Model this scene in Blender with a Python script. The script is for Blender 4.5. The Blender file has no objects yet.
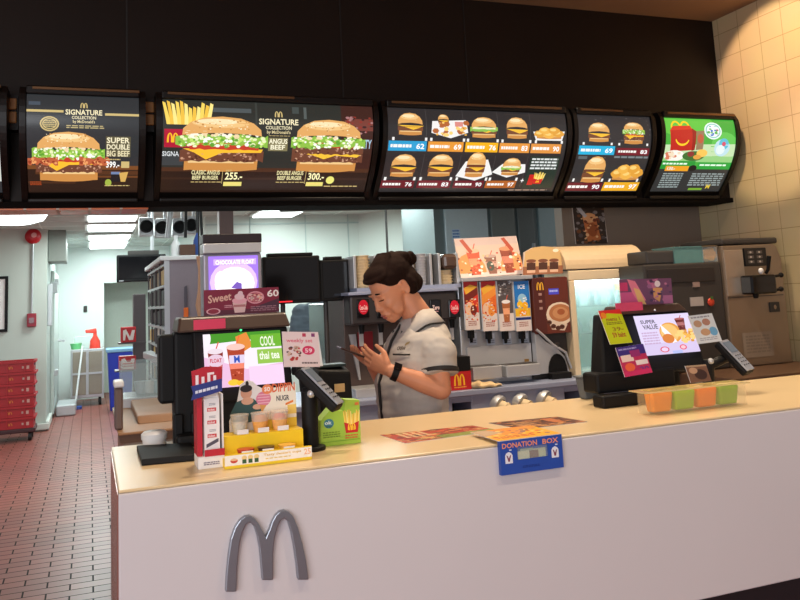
import bpy, bmesh, math, random
from mathutils import Vector, Matrix
random.seed(7)
SC = bpy.context.scene
COL = SC.collection
PI = math.pi

# ------------------------------------------------------------------ camera
F, CY = 819.6, 185.15
def _rot(a, b, c):
    cy, sy = math.cos(a), math.sin(a); cp, sp = math.cos(b), math.sin(b); cr, sr = math.cos(c), math.sin(c)
    B = Matrix(((1,0,0),(0,0,-1),(0,1,0)))
    Y = Matrix(((cy,-sy,0),(sy,cy,0),(0,0,1)))
    P = Matrix(((1,0,0),(0,cp,-sp),(0,sp,cp)))
    R = Matrix(((cr,-sr,0),(sr,cr,0),(0,0,1)))
    return R @ P @ B @ Y
CM = _rot(.36514, -.13352, -.04935)
EYE = Vector((0, 0, 1.5))
cam_d = bpy.data.cameras.new('camera'); cam = bpy.data.objects.new('camera', cam_d); COL.objects.link(cam)
cam.matrix_world = Matrix((CM[0], -CM[1], -CM[2])).transposed().to_4x4()
cam.location = EYE
cam_d.sensor_width = 36; cam_d.lens = F*36/800; cam_d.shift_y = -(300-CY)/800; cam_d.clip_start = .05
SC.camera = cam
SC.view_settings.view_transform = 'Standard'; SC.view_settings.look = 'None'
SC.view_settings.gamma = 1; SC.view_settings.exposure = 0

# rays of the measured photograph: where a seen point lies on a known plane of the room
def _ray(x, y): return CM.transposed() @ Vector(((x-400)/F, (y-CY)/F, 1))
def PY(x, y, Y): d = _ray(x, y); return EYE + d*(Y/d.y)
def PZ(x, y, z): d = _ray(x, y); return EYE + d*((z-1.5)/d.z)
def PX(x, y, X): d = _ray(x, y); return EYE + d*(X/d.x)

# --------------------------------------------------------------- materials
def lin(c):
    return tuple(((v/255)/12.92 if v/255 <= .04045 else ((v/255+.055)/1.055)**2.4) for v in c[:3]) + (1,)
MATS = {}
def mat(name, col, rough=.5, metal=0, noise=.06, scale=30, bump=0, emit=0, alpha=1, trans=0, spec=.5, coat=0):
    if name in MATS: return MATS[name]
    m = bpy.data.materials.new(name); m.use_nodes = True; nt = m.node_tree; N = nt.nodes; L = nt.links
    b = N['Principled BSDF']; c = lin(col)
    tc = N.new('ShaderNodeTexCoord'); nz = N.new('ShaderNodeTexNoise'); nz.inputs['Scale'].default_value = scale
    nz.inputs['Detail'].default_value = 3
    L.new(tc.outputs['Object'], nz.inputs['Vector'])
    mx = N.new('ShaderNodeMix'); mx.data_type = 'RGBA'
    mx.inputs[6].default_value = tuple(max(0, v*(1-noise)) for v in c[:3])+(1,)
    mx.inputs[7].default_value = tuple(min(1, v*(1+noise)) for v in c[:3])+(1,)
    L.new(nz.outputs['Fac'], mx.inputs[0]); L.new(mx.outputs[2], b.inputs['Base Color'])
    b.inputs['Roughness'].default_value = rough; b.inputs['Metallic'].default_value = metal
    b.inputs['Specular IOR Level'].default_value = spec
    if coat: b.inputs['Coat Weight'].default_value = coat
    if trans: b.inputs['Transmission Weight'].default_value = trans; b.inputs['IOR'].default_value = 1.2
    if alpha < 1: b.inputs['Alpha'].default_value = alpha
    if emit:
        L.new(mx.outputs[2], b.inputs['Emission Color']); b.inputs['Emission Strength'].default_value = emit
    if bump:
        bp = N.new('ShaderNodeBump'); bp.inputs['Strength'].default_value = bump; bp.inputs['Distance'].default_value = .003
        L.new(nz.outputs['Fac'], bp.inputs['Height']); L.new(bp.outputs['Normal'], b.inputs['Normal'])
    MATS[name] = m; return m
def tile_mat(name, c1, c2, grout, bw, bh, mortar, axes, rough=.35, offset=.5, shift=(0, 0), bump=.4, emit=0):
    m = bpy.data.materials.new(name); m.use_nodes = True; nt = m.node_tree; N = nt.nodes; L = nt.links
    b = N['Principled BSDF']; tc = N.new('ShaderNodeTexCoord'); sp = N.new('ShaderNodeSeparateXYZ'); cb = N.new('ShaderNodeCombineXYZ')
    L.new(tc.outputs['Object'], sp.inputs[0])
    for k in (0, 1):
        ad = N.new('ShaderNodeMath'); ad.operation = 'ADD'; ad.inputs[1].default_value = shift[k]
        L.new(sp.outputs[axes[k]], ad.inputs[0]); L.new(ad.outputs[0], cb.inputs[k])
    br = N.new('ShaderNodeTexBrick'); br.offset = offset; br.inputs['Scale'].default_value = 1
    br.inputs['Brick Width'].default_value = bw; br.inputs['Row Height'].default_value = bh
    br.inputs['Mortar Size'].default_value = mortar; br.inputs['Mortar Smooth'].default_value = .2
    br.inputs['Color1'].default_value = lin(c1); br.inputs['Color2'].default_value = lin(c2); br.inputs['Mortar'].default_value = lin(grout)
    L.new(cb.outputs[0], br.inputs['Vector'])
    nz = N.new('ShaderNodeTexNoise'); nz.inputs['Scale'].default_value = 2.3; nz.inputs['Detail'].default_value = 6; L.new(tc.outputs['Object'], nz.inputs['Vector'])
    mx = N.new('ShaderNodeMix'); mx.data_type = 'RGBA'; mx.blend_type = 'MULTIPLY'; mx.inputs[0].default_value = .25
    L.new(br.outputs['Color'], mx.inputs[6]); L.new(nz.outputs['Color'], mx.inputs[7]); L.new(mx.outputs[2], b.inputs['Base Color'])
    b.inputs['Roughness'].default_value = rough
    mr = N.new('ShaderNodeMapRange'); mr.inputs[3].default_value = rough; mr.inputs[4].default_value = .9
    L.new(br.outputs['Fac'], mr.inputs[0]); L.new(mr.outputs[0], b.inputs['Roughness'])
    bp = N.new('ShaderNodeBump'); bp.invert = True; bp.inputs['Strength'].default_value = bump; bp.inputs['Distance'].default_value = .002
    L.new(br.outputs['Fac'], bp.inputs['Height']); L.new(bp.outputs['Normal'], b.inputs['Normal'])
    MATS[name] = m; return m
def print_mat(name, emit=0, rough=.45, alpha=1):
    if name in MATS: return MATS[name]
    m = bpy.data.materials.new(name); m.use_nodes = True; nt = m.node_tree; N = nt.nodes; L = nt.links
    b = N['Principled BSDF']; a = N.new('ShaderNodeAttribute'); a.attribute_name = 'Col'
    if emit:
        b.inputs['Base Color'].default_value = (.01, .01, .01, 1)
        L.new(a.outputs['Color'], b.inputs['Emission Color']); b.inputs['Emission Strength'].default_value = emit
        b.inputs['Roughness'].default_value = .25
    else:
        L.new(a.outputs['Color'], b.inputs['Base Color']); b.inputs['Roughness'].default_value = rough
    if alpha < 1: b.inputs['Alpha'].default_value = alpha
    MATS[name] = m; return m

# ------------------------------------------------------------ object helpers
def inv_of(p):
    while p is not None and p.parent is not None: p = p.parent
    if p is None: return Matrix.Identity(4)
    return (Matrix.Translation(p.location) @ p.rotation_euler.to_matrix().to_4x4()).inverted()
def thing(name, label, cat, loc, group=None, rz=0):
    o = bpy.data.objects.new(name, None); COL.objects.link(o); o.location = loc; o.rotation_euler = (0, 0, rz)
    o.empty_display_size = .05
    o['label'] = label; o['category'] = cat
    if group: o['group'] = group
    return o
def tag(o, label, cat, group=None):
    o['label'] = label; o['category'] = cat
    if group: o['group'] = group
    return o
def struct(o): o['kind'] = 'structure'; return o
def relabel(o, label, group=None):
    o['label'] = label
    if group: o['group'] = group
    return o
def kids(o): return [c for c in bpy.data.objects if c.parent == o]
def dup(o, loc=None, rz=None, label=None, parent=None):
    c = o.copy(); COL.objects.link(c)
    if parent is not None: c.parent = parent
    if loc is not None: c.location = loc
    if rz is not None: c.rotation_euler = (0, 0, rz)
    if label: c['label'] = label
    for k in kids(o): dup(k, parent=c)
    return c

class MB:
    def __init__(s): s.bm = bmesh.new()
    def _xf(s, vs, M):
        for v in vs: v.co = M @ v.co
    def box(s, lo, hi, M=None):
        lo = Vector(lo); hi = Vector(hi)
        r = bmesh.ops.create_cube(s.bm, size=1)
        for v in r['verts']:
            v.co = Vector((lo[i] if v.co[i] < 0 else hi[i] for i in range(3)))
            if M: v.co = M @ v.co
        return s
    def cb(s, c, d, M=None):
        c = Vector(c); d = Vector(d)/2; return s.box(c-d, c+d, M)
    def hexa(s, p):   # 8 points: bottom 4 ccw, top 4 ccw
        v = [s.bm.verts.new(q) for q in p]
        for f in ((3,2,1,0),(4,5,6,7),(0,1,5,4),(1,2,6,5),(2,3,7,6),(3,0,4,7)): s.bm.faces.new([v[i] for i in f])
        return s
    def prism(s, pts, d):  # ring of 3D points extruded by vector d
        d = Vector(d); a = [s.bm.verts.new(p) for p in pts]; b = [s.bm.verts.new(Vector(p)+d) for p in pts]
        n = len(a); s.bm.faces.new(a[::-1]); s.bm.faces.new(b)
        for i in range(n): s.bm.faces.new((a[i], a[(i+1) % n], b[(i+1) % n], b[i]))
        return s
    def quad(s, p): s.bm.faces.new([s.bm.verts.new(q) for q in p]); return s
    def tube(s, pts, r, seg=10, caps=True):
        pts = [Vector(p) for p in pts]
        if not isinstance(r, (list, tuple)): r = [r]*len(pts)
        rings = []; up = None
        for i, p in enumerate(pts):
            t = (pts[min(i+1, len(pts)-1)]-pts[max(i-1, 0)]).normalized()
            if up is None: up = Vector((0, 0, 1)) if abs(t.z) < .9 else Vector((1, 0, 0))
            x = up.cross(t).normalized(); y = t.cross(x).normalized(); up = y
            rings.append([s.bm.verts.new(p+(x*math.cos(2*PI*k/seg)+y*math.sin(2*PI*k/seg))*r[i]) for k in range(seg)])
        for a, b in zip(rings, rings[1:]):
            for k in range(seg): s.bm.faces.new((a[k], a[(k+1) % seg], b[(k+1) % seg], b[k]))
        if caps: s.bm.faces.new(rings[0][::-1]); s.bm.faces.new(rings[-1])
        return s
    def cyl(s, p0, p1, r0, r1=None, seg=20, caps=True): return s.tube([p0, p1], [r0, r0 if r1 is None else r1], seg, caps)
    def lathe(s, prof, c=(0, 0, 0), seg=20, M=None):   # prof: (r, z)
        c = Vector(c); rings = []
        for r, z in prof:
            ring = []
            for k in range(seg):
                q = Vector((r*math.cos(2*PI*k/seg), r*math.sin(2*PI*k/seg), z))
                ring.append(s.bm.verts.new((M @ q if M else q)+c))
            rings.append(ring)
        for a, b in zip(rings, rings[1:]):
            for k in range(seg): s.bm.faces.new((a[k], a[(k+1) % seg], b[(k+1) % seg], b[k]))
        if prof[0][0] > 1e-6: s.bm.faces.new(rings[0][::-1])
        if prof[-1][0] > 1e-6: s.bm.faces.new(rings[-1])
        return s
    def ball(s, c, r, M=None, sub=3):
        rr = bmesh.ops.create_icosphere(s.bm, subdivisions=sub, radius=1)
        if not isinstance(r, (list, tuple)): r = (r, r, r)
        for v in rr['verts']:
            q = Vector((v.co.x*r[0], v.co.y*r[1], v.co.z*r[2]))
            if M: q = M @ q
            v.co = q+Vector(c)
        return s
    def build(s, name, m, parent=None, bevel=0, smooth=False, label=None, seg=2):
        I = inv_of(parent)
        if parent is not None or True:
            for v in s.bm.verts: v.co = I @ v.co
        bmesh.ops.recalc_face_normals(s.bm, faces=s.bm.faces)
        me = bpy.data.meshes.new(name); s.bm.to_mesh(me); s.bm.free()
        o = bpy.data.objects.new(name, me); COL.objects.link(o)
        if isinstance(m, str): m = MATS[m]
        me.materials.append(m)
        if parent is not None: o.parent = parent
        if smooth:
            for p in me.polygons: p.use_smooth = True
            md = o.modifiers.new('edge', 'EDGE_SPLIT'); md.split_angle = math.radians(45)
        if bevel:
            md = o.modifiers.new('bevel', 'BEVEL'); md.width = bevel; md.segments = seg; md.limit_method = 'ANGLE'
        if label: o['label'] = label
        return o

# ----------------------------------------------------- printed / lit artwork
_TX = {}
def text_mesh(t):
    if t in _TX: return _TX[t]
    cu = bpy.data.curves.new('lettering', 'FONT'); cu.body = t; cu.resolution_u = 2; cu.offset = .024
    ob = bpy.data.objects.new('lettering', cu); COL.objects.link(ob)
    me = bpy.data.meshes.new_from_object(ob)
    vs = [tuple(v.co[:2]) for v in me.vertices]; fs = [tuple(p.vertices) for p in me.polygons]
    bpy.data.objects.remove(ob); bpy.data.curves.remove(cu); bpy.data.meshes.remove(me)
    x0 = min(v[0] for v in vs); x1 = max(v[0] for v in vs); y0 = min(v[1] for v in vs); y1 = max(v[1] for v in vs)
    vs = [((x-x0)/(x1-x0 or 1), (y-y0)/(y1-y0 or 1)) for x, y in vs]
    _TX[t] = (vs, fs); return _TX[t]
class Art:   # y runs DOWN, like on the printed sheet
    def __init__(s, w, h): s.w = w; s.h = h; s.it = []
    def poly(s, pts, c): s.it.append((list(pts), [tuple(range(len(pts)))], c)); return s
    def rect(s, x0, y0, x1, y1, c): return s.poly([(x0, y0), (x1, y0), (x1, y1), (x0, y1)], c)
    def ell(s, x, y, rx, ry, c, n=18, a0=0, a1=2*PI, wob=0, f=5):
        full = abs(a1-a0-2*PI) < 1e-6; k = n if full else n+1
        return s.poly([(x+rx*(1+wob*math.sin(f*t*1.0+x))*math.cos(t), y+ry*(1+wob*math.cos(f*t+y))*math.sin(t)) for t in [a0+(a1-a0)*i/n for i in range(k)]], c)
    def multi(s, polys, c):
        v = []; f = []
        for p in polys: f.append(tuple(range(len(v), len(v)+len(p)))); v += list(p)
        s.it.append((v, f, c)); return s
    def text(s, t, x0, y0, x1, y1, c, slope=0):
        vs, fs = text_mesh(t)
        s.it.append(([(x0+u*(x1-x0), y1-v*(y1-y0)+slope*u*(x1-x0)) for u, v in vs], fs, c)); return s
    def lines(s, x0, y0, x1, y1, n, c, seed=1):      # rows of tiny unreadable words
        r = random.Random(seed); ps = []; h = (y1-y0)/n
        for i in range(n):
            x = x0
            while x < x1-1e-3:
                w = min(r.uniform(.08, .22)*(x1-x0), x1-x); ps.append([(x, y0+i*h), (x+w, y0+i*h), (x+w, y0+i*h+h*.55), (x, y0+i*h+h*.55)]); x += w+(x1-x0)*.03
        return s.multi(ps, c)
    def specks(s, x0, y0, x1, y1, n, r0, cols, seed=1, inside=None):
        r = random.Random(seed); d = {}
        for i in range(n):
            x = r.uniform(x0, x1); y = r.uniform(y0, y1)
            if inside and not inside(x, y): continue
            q = r0*r.uniform(.5, 1.3); e = r.uniform(.5, 1)
            d.setdefault(r.choice(cols), []).append([(x+q*math.cos(t), y+q*e*math.sin(t)) for t in [k*PI/3 for k in range(6)]])
        for c, ps in d.items(): s.multi(ps, c)
        return s
    def build(s, name, fm, m, parent=None, cut=0, eps=2e-5, label=None, off=0, thick=None):
        bm = bmesh.new(); cl = bm.loops.layers.float_color.new('Col')
        for k, (vs, fs, c) in enumerate(s.it):
            lc = lin(c); V = [bm.verts.new((x, y, off+k*eps)) for x, y in vs]
            for f in fs:
                try: fc = bm.faces.new([V[i] for i in f])
                except ValueError: continue
                for lp in fc.loops: lp[cl] = lc
        if cut:
            for i in range(1, cut):
                bmesh.ops.bisect_plane(bm, geom=bm.verts[:]+bm.edges[:]+bm.faces[:], plane_co=(0, s.h*i/cut, 0), plane_no=(0, 1, 0))
        for co, no in (((0, 0, 0), (-1, 0, 0)), ((s.w, 0, 0), (1, 0, 0)), ((0, 0, 0), (0, -1, 0)), ((0, s.h, 0), (0, 1, 0))):
            bmesh.ops.bisect_plane(bm, geom=bm.verts[:]+bm.edges[:]+bm.faces[:], plane_co=co, plane_no=no, clear_outer=True)
        I = inv_of(parent)
        for v in bm.verts: v.co = I @ fm(v.co.x, v.co.y, v.co.z)
        me = bpy.data.meshes.new(name); bm.to_mesh(me); bm.free()
        o = bpy.data.objects.new(name, me); COL.objects.link(o); me.materials.append(m)
        if parent is not None: o.parent = parent
        if label: o['label'] = label
        return o
def flat(tl, tr, bl, w, h, n=None):      # sheet map from its three corners
    tl = Vector(tl); ex = (Vector(tr)-tl)/w; ey = (Vector(bl)-tl)/h
    nn = ey.cross(ex).normalized() if n is None else Vector(n)
    return lambda x, y, z: tl+ex*x+ey*y+nn*z
def golden_m(a, x0, y0, x1, y1, c, t=.16):
    W = x1-x0; H = y1-y0; ps = []
    for cx in (.26, .74):
        o = []; i = []
        for k in range(13):
            th = PI*k/12
            o.append((x0+W*(cx-.26*math.cos(th)), y1-H*(max(0, math.sin(th))**.7))); i.append((x0+W*(cx-(.26-t)*math.cos(th)), y1-H*.88*(max(0, math.sin(th))**.75)))
        for k in range(12): ps.append([o[k], o[k+1], i[k+1], i[k]])
    return a.multi(ps, c)
def burger(a, x0, y0, x1, y1, kind='big', seed=1):
    W = x1-x0; H = y1-y0; X = lambda u: x0+W*u; Y = lambda v: y0+H*v; r = random.Random(seed)
    wav = lambda u0, u1, v0, v1, n, amp: [(X(u0+(u1-u0)*i/n), Y(v0+amp*r.uniform(-1, 1))) for i in range(n+1)]+[(X(u1-(u1-u0)*i/n), Y(v1+amp*r.uniform(-1, 1))) for i in range(n+1)]
    big = kind in ('big', 'double', 'bacon')
    bun = (226, 168, 98); hi = (252, 226, 178)
    a.poly(wav(.1, .9, .80, .97, 8, .008), (205, 140, 72)); a.ell(X(.5), Y(.93), W*.4, H*.07, (205, 140, 72)); a.rect(X(.14), Y(.81), X(.86), Y(.85), (238, 200, 140))
    if kind in ('big', 'bacon'):
        a.poly(wav(.05, .96, .62, .82, 22, .02), (112, 66, 48)); a.specks(X(.07), Y(.64), X(.93), Y(.81), 60, W*.014, [(168, 120, 98), (82, 44, 32), (200, 150, 120)], seed)
        a.poly([(X(.08), Y(.6)), (X(.95), Y(.6)), (X(.93), Y(.66)), (X(.5), Y(.67)), (X(.33), Y(.79)), (X(.2), Y(.67))], (250, 190, 50))
        a.poly(wav(.15, .9, .5, .61, 14, .012), (196, 60, 40))
    elif kind == 'double':
        for v in (.66, .52):
            a.poly(wav(.02, .98, v, v+.15, 22, .015), (112, 66, 48)); a.specks(X(.05), Y(v+.01), X(.95), Y(v+.14), 50, W*.014, [(168, 120, 98), (82, 44, 32), (205, 160, 130)], seed)
            if v > .6: a.poly([(X(.05), Y(v-.02)), (X(.98), Y(v-.02)), (X(.9), Y(v+.06)), (X(.6), Y(v+.03)), (X(.45), Y(v+.1)), (X(.3), Y(v+.03))], (250, 195, 60))
        a.poly(wav(.15, .9, .45, .54, 14, .012), (196, 60, 40))
    elif kind == 'nuggets':
        for i, (u, v) in enumerate([(.2, .65), (.5, .72), (.8, .62), (.36, .42), (.66, .4)]): a.ell(X(u), Y(v), W*.19, H*.24, [(226, 160, 60), (238, 178, 76)][i % 2], wob=.06); a.ell(X(u-.03), Y(v-.06), W*.1, H*.1, (248, 208, 120))
        return a
    else:
        a.rect(X(.06), Y(.62), X(.94), Y(.8), (120, 72, 46)); a.poly([(X(.04), Y(.56)), (X(.97), Y(.58)), (X(.85), Y(.66)), (X(.6), Y(.76)), (X(.35), Y(.66))], (248, 190, 56))
        if kind == 'green': a.poly(wav(.02, .98, .5, .68, 12, .04), (140, 190, 80)); a.poly(wav(.1, .9, .5, .58, 8, .02), (235, 235, 190))
        if kind == 'tower': a.rect(X(.12), Y(.42), X(.88), Y(.52), (235, 190, 120)); a.rect(X(.08), Y(.5), X(.94), Y(.6), (110, 62, 42))
    if big:
        a.poly(wav(.0, 1, .36, .55, 26, .035), (140, 190, 70)); a.specks(X(.03), Y(.36), X(.97), Y(.56), 110, W*.022, [(190, 225, 110), (96, 160, 50), (236, 242, 190), (250, 250, 240)], seed)
        a.specks(X(.12), Y(.3), X(.88), Y(.38), 30, W*.028, [(250, 245, 225), (240, 215, 170)], seed+3)
    top = [(X(.07), Y(.36)), (X(.08), Y(.24)), (X(.16), Y(.12)), (X(.3), Y(.03)), (X(.5), Y(0)), (X(.7), Y(.03)), (X(.84), Y(.12)), (X(.92), Y(.24)), (X(.93), Y(.36)), (X(.8), Y(.33)), (X(.5), Y(.31)), (X(.2), Y(.33))]
    if not big: top = [(x, Y(0)+(y-Y(0))*1.45) for x, y in top]
    a.poly(top, bun)
    k = 1 if big else 1.45
    a.ell(X(.48), Y(.13*k), W*.31, H*.085*k, (240, 196, 130)); a.ell(X(.45), Y(.1*k), W*.22, H*.055*k, hi)
    a.specks(X(.2), Y(.04), X(.8), Y(.25*k), 45 if big else 10, W*.011, [(252, 236, 196), (196, 136, 70)], seed+5)
    if kind == 'bacon':
        for s_ in (0, 1):
            a.poly(wav(-.06+.7*s_, .35+.72*s_, .52, .66, 10, .03), (190, 96, 60)); a.specks(X(-.06+.7*s_), Y(.53), X(.33+.72*s_), Y(.66), 22, W*.02, [(236, 160, 100), (150, 60, 36)], seed+9)
    return a
def fries(a, x0, y0, x1, y1, seed=2, box=True):
    W = x1-x0; H = y1-y0; r = random.Random(seed)
    for i in range(12):
        x = x0+W*(.06+.075*i); t = r.uniform(0, .22)*H; lean = (i-6)*.018*W
        a.poly([(x, y1-H*.3), (x+W*.09, y1-H*.3), (x+W*.085+lean, y0+H*.05+t), (x+W*.02+lean, y0+H*.01+t)], [(250, 214, 96), (240, 192, 70), (255, 232, 140)][i % 3])
    if box:
        a.poly([(x0+W*.02, y0+H*.55), (x0+W*.5, y0+H*.66), (x1-W*.02, y0+H*.55), (x1-W*.12, y1), (x0+W*.12, y1)], (200, 30, 34)); golden_m(a, x0+W*.34, y0+H*.72, x0+W*.66, y0+H*.9, (252, 196, 40))
    return a
def drink(a, x0, y0, x1, y1, c=(150, 60, 40), lid=(245, 240, 240), straw=(235, 90, 60)):
    W = x1-x0; H = y1-y0
    a.poly([(x0+W*.5, y0+H*.2), (x0+W*.58, y0+H*.2), (x0+W*.78, y0), (x0+W*.7, y0)], straw)
    a.poly([(x0, y0+H*.25), (x1, y0+H*.25), (x1-W*.18, y1), (x0+W*.18, y1)], c)
    a.ell(x0+W*.5, y0+H*.24, W*.52, H*.07, lid); a.poly([(x0+W*.08, y0+H*.48), (x1-W*.08, y0+H*.48), (x1-W*.12, y0+H*.7), (x0+W*.12, y0+H*.7)], tuple(min(255, v+70) for v in c))
    a.specks(x0+W*.15, y0+H*.3, x1-W*.15, y0+H*.95, 14, W*.06, [tuple(min(255, v+50) for v in c), tuple(max(0, v-40) for v in c)], 5)
    return a
# ================================================================ the setting
tile_mat('quarry_tile', (168, 92, 80), (146, 80, 71), (40, 22, 22), .238, .102, .005, (0, 1), rough=.36, shift=(-.02, .03), bump=.25)
tile_mat('wall_tile', (214, 190, 150), (210, 186, 146), (176, 150, 112), .195, .185, .003, (1, 2), rough=.3, offset=0, shift=(.03, .03), bump=.3)
tile_mat('reflection_tile', (176, 92, 48), (160, 82, 42), (200, 180, 160), .17, .2, .006, (0, 2), rough=.35, offset=0)
mat('bulkhead', (30, 19, 13), .5, noise=.2, scale=2, spec=.2)
mat('ceiling_warm', (150, 116, 88), .8, noise=.04, scale=2)
mat('kitchen_wall', (206, 216, 210), .55, noise=.03, scale=2)
mat('kitchen_wall_left', (196, 204, 196), .6, noise=.03, scale=2)
mat('grey_wall', (128, 112, 100), .6, noise=.04, scale=3)
mat('ceiling_cool', (190, 196, 192), .8, noise=.03)
mat('white_trim', (216, 220, 214), .5)
mat('tan_column', (190, 150, 104), .6)
WX = 4.366; YB = 4.7; ZB = 2.055; ZC = 3.42
struct(MB().box((-7, -2.5, -.06), (WX+.4, 19, 0)).build('floor', 'quarry_tile'))
c = struct(MB().box((-7, -2.5, ZC), (WX+.4, YB+.25, ZC+.1)).build('ceiling', 'ceiling_warm'))
struct(MB().box((-7, YB, ZB), (WX, YB+.25, ZC)).build('wall_bulkhead', 'bulkhead'))
m = MB()
for x in (.19, 1.45, 2.3): m.box((x, YB-.004, ZB+.6), (x+.008, YB, ZC))
struct(m.build('trim_5', mat('seam', (22, 15, 12), .5)))
struct(MB().box((WX, 3.62, 0), (WX+.12, 5.04, ZC)).build('wall_right', 'wall_tile'))
struct(MB().box((WX-.02, 2.9, 0), (WX+.15, 3.62, ZC)).build('trim_1', 'tan_column'))
xg = PY(563, 230, 5.04).x
struct(MB().box((xg, 5.04, 0), (WX+.12, 5.14, 2.6)).build('wall_grey', 'grey_wall'))
# kitchen shell
KC = 2.6; YK = 10.4
struct(MB().box((-7, YB+.25, KC), (WX+.2, 17, KC+.08)).build('ceiling_kitchen', 'ceiling_cool'))
m = MB()
for y in [5.4+.6*i for i in range(19)]: m.box((-7, y, KC-.004), (6, y+.02, KC))
for x in [-3+.6*i for i in range(13)]: m.box((x, 4.95, KC-.004), (x+.02, 16.8, KC))
struct(m.build('trim_2', 'white_trim'))
xk = PY(359, 240, YK).x
struct(MB().box((1.35, YK, 0), (xk, YK+.1, KC)).build('wall_back', 'kitchen_wall'))
struct(MB().hexa([(xk, YK, 0), (xk+1.2, 8.3, 0), (xk+1.3, 8.35, 0), (xk+.1, YK+.1, 0), (xk, YK, KC), (xk+1.2, 8.3, KC), (xk+1.3, 8.35, KC), (xk+.1, YK+.1, KC)]).build('wall_kitchen_side', 'kitchen_wall'))
struct(MB().box((xk+1.2, 8.3, 0), (9, 8.4, KC)).build('wall_kitchen_rear', 'kitchen_wall'))
m = MB()
for x in (1.9, 2.62, 3.2):
    m.box((x, YK-.012, 0), (x+.012, YK, KC))
m.box((1.35, YK-.012, KC-.12), (xk, YK, KC-.1))
struct(m.build('trim_3', mat('panel_joint', (176, 192, 190), .5)))
struct(MB().box((1.35, YK+.1, 0), (1.47, 15.4, KC)).build('wall_corridor_right', 'kitchen_wall'))
# left: the wall with the alarm, and the corridor beside it
YA = 11.8; XA = PY(46, 400, YA).x
struct(MB().box((-7, YA, 0), (XA, YA+.1, KC)).build('wall_left', 'kitchen_wall_left'))
struct(MB().box((XA-.1, YA+.1, 0), (XA, 15.4, KC)).build('wall_corridor_left', mat('corridor_panel', (176, 188, 184), .4, noise=.03)))
struct(MB().box((XA, YA-.03, .02), (XA+.04, YA+.9, .12)).build('baseboard_left', 'white_trim', bevel=.01))
struct(MB().box((PY(27, 430, YA).x, YA-.05, .02), (XA+.04, YA-.01, .1)).build('baseboard_front', 'white_trim', bevel=.01))
YF = 15.4; dn = PY(104, 283, YF); 
struct(MB().box((XA-.1, YF, 0), (dn.x, YF+.1, KC)).build('wall_far', mat('far_wall', (232, 240, 238), .5, noise=.02)))
struct(MB().box((dn.x, YF, dn.z), (1.47, YF+.1, KC)).build('wall_far_lintel', 'far_wall'))
struct(MB().box((dn.x-.05, YF+.9, 0), (1.6, YF+1, KC)).build('wall_beyond', mat('beyond', (204, 216, 206), .5)))
struct(MB().box((dn.x-.05, YF+.1, 0), (dn.x, YF+.9, KC)).build('wall_beyond_side', 'beyond'))
# floor reflection under the bulkhead, put in as orange tile colour
zb = PY(70, 213, 5.1).z
struct(MB().box((-2.2, YB-.0, ZB-.014), (PY(146, 210, YB+.2).x, YB+.245, ZB-.006)).build('trim_4', tile_mat('reflected_floor', (250, 128, 66), (236, 112, 56), (236, 214, 200), .16, .4, .008, (0, 1), rough=.3, offset=0)))
m = MB()
m.box((-7, YB-.03, ZB-.005), (WX, YB+.24, ZB+.028))
struct(m.build('trim_6', mat('soffit', (16, 11, 9), .8, spec=.1), bevel=.004))
# post between the pass and the kitchen
pt = PY(219, 206, 6.6); pb = PY(233, 206, 6.6)
struct(MB().box((pt.x, 6.6, 0), (pb.x, 6.72, KC)).build('trim_7', mat('brown_post', (112, 84, 80), .4)))
p = PY(386, 230, 9.2)

# =========================================================== lights in the room
def area(name, loc, size, power, col, rot=(0, 0, 0), spread=PI):
    d = bpy.data.lights.new(name, 'AREA'); d.shape = 'RECTANGLE'; d.size, d.size_y = size; d.energy = power; d.color = col; d.spread = spread
    o = bpy.data.objects.new(name, d); COL.objects.link(o); o.location = loc; o.rotation_euler = rot; return o
def spot(name, loc, aim, power, col, ang, blend=.3, size=.04):
    d = bpy.data.lights.new(name, 'SPOT'); d.energy = power; d.color = col; d.spot_size = math.radians(ang); d.spot_blend = blend; d.shadow_soft_size = size
    o = bpy.data.objects.new(name, d); COL.objects.link(o); o.location = loc
    o.rotation_euler = (Vector(aim)-Vector(loc)).to_track_quat('-Z', 'Y').to_euler(); return o
COOL = (.86, 1, .97); WARM = (1, .71, .44)
for x, y, s, e in ((0, 7.4, 1.2, 34), (-2.5, 8.5, 1.2, 44), (.15, 11.2, .7, 32), (.2, 13.8, .7, 46), (2.6, 7, 1.6, 60), (2.4, 9.3, 1.2, 42), (4.6, 7, 1, 40)):
    area('fluorescent_lamp', (x, y, KC-.06), (s, .5), e, COOL)
area('pass_lamp', (1.2, 5.35, 2.5), (2.6, .3), 16, COOL)
spot('wall_washer', (3.3, 3.75, ZC-.05), (4.366, 4.1, 2.84), 110, WARM, 50, .1)
for x, y, e in ((3.5, 1.2, 24), (1.8, 1.0, 24), (.1, 1.0, 20), (.6, 3.1, 34), (1.7, 3.5, 46), (2.9, 3.7, 46), (3.8, 3.6, 22)):
    spot('downlight_lamp', (x, y, ZC-.04), (x, y+.05, 0), e*3, (1, .8, .58), 95, .6, .06)
area('daylight_fill', (-2.6, -2.2, 1.9), (5, 2.4), 190, (.92, .95, 1), (math.radians(82), 0, math.radians(-32)))  # added front fill behind the camera, in the colour of daylight
w = bpy.data.worlds.new('hall'); SC.world = w; w.use_nodes = True
w.node_tree.nodes['Background'].inputs[0].default_value = (.9, .82, .8, 1); w.node_tree.nodes['Background'].inputs[1].default_value = .36

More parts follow.
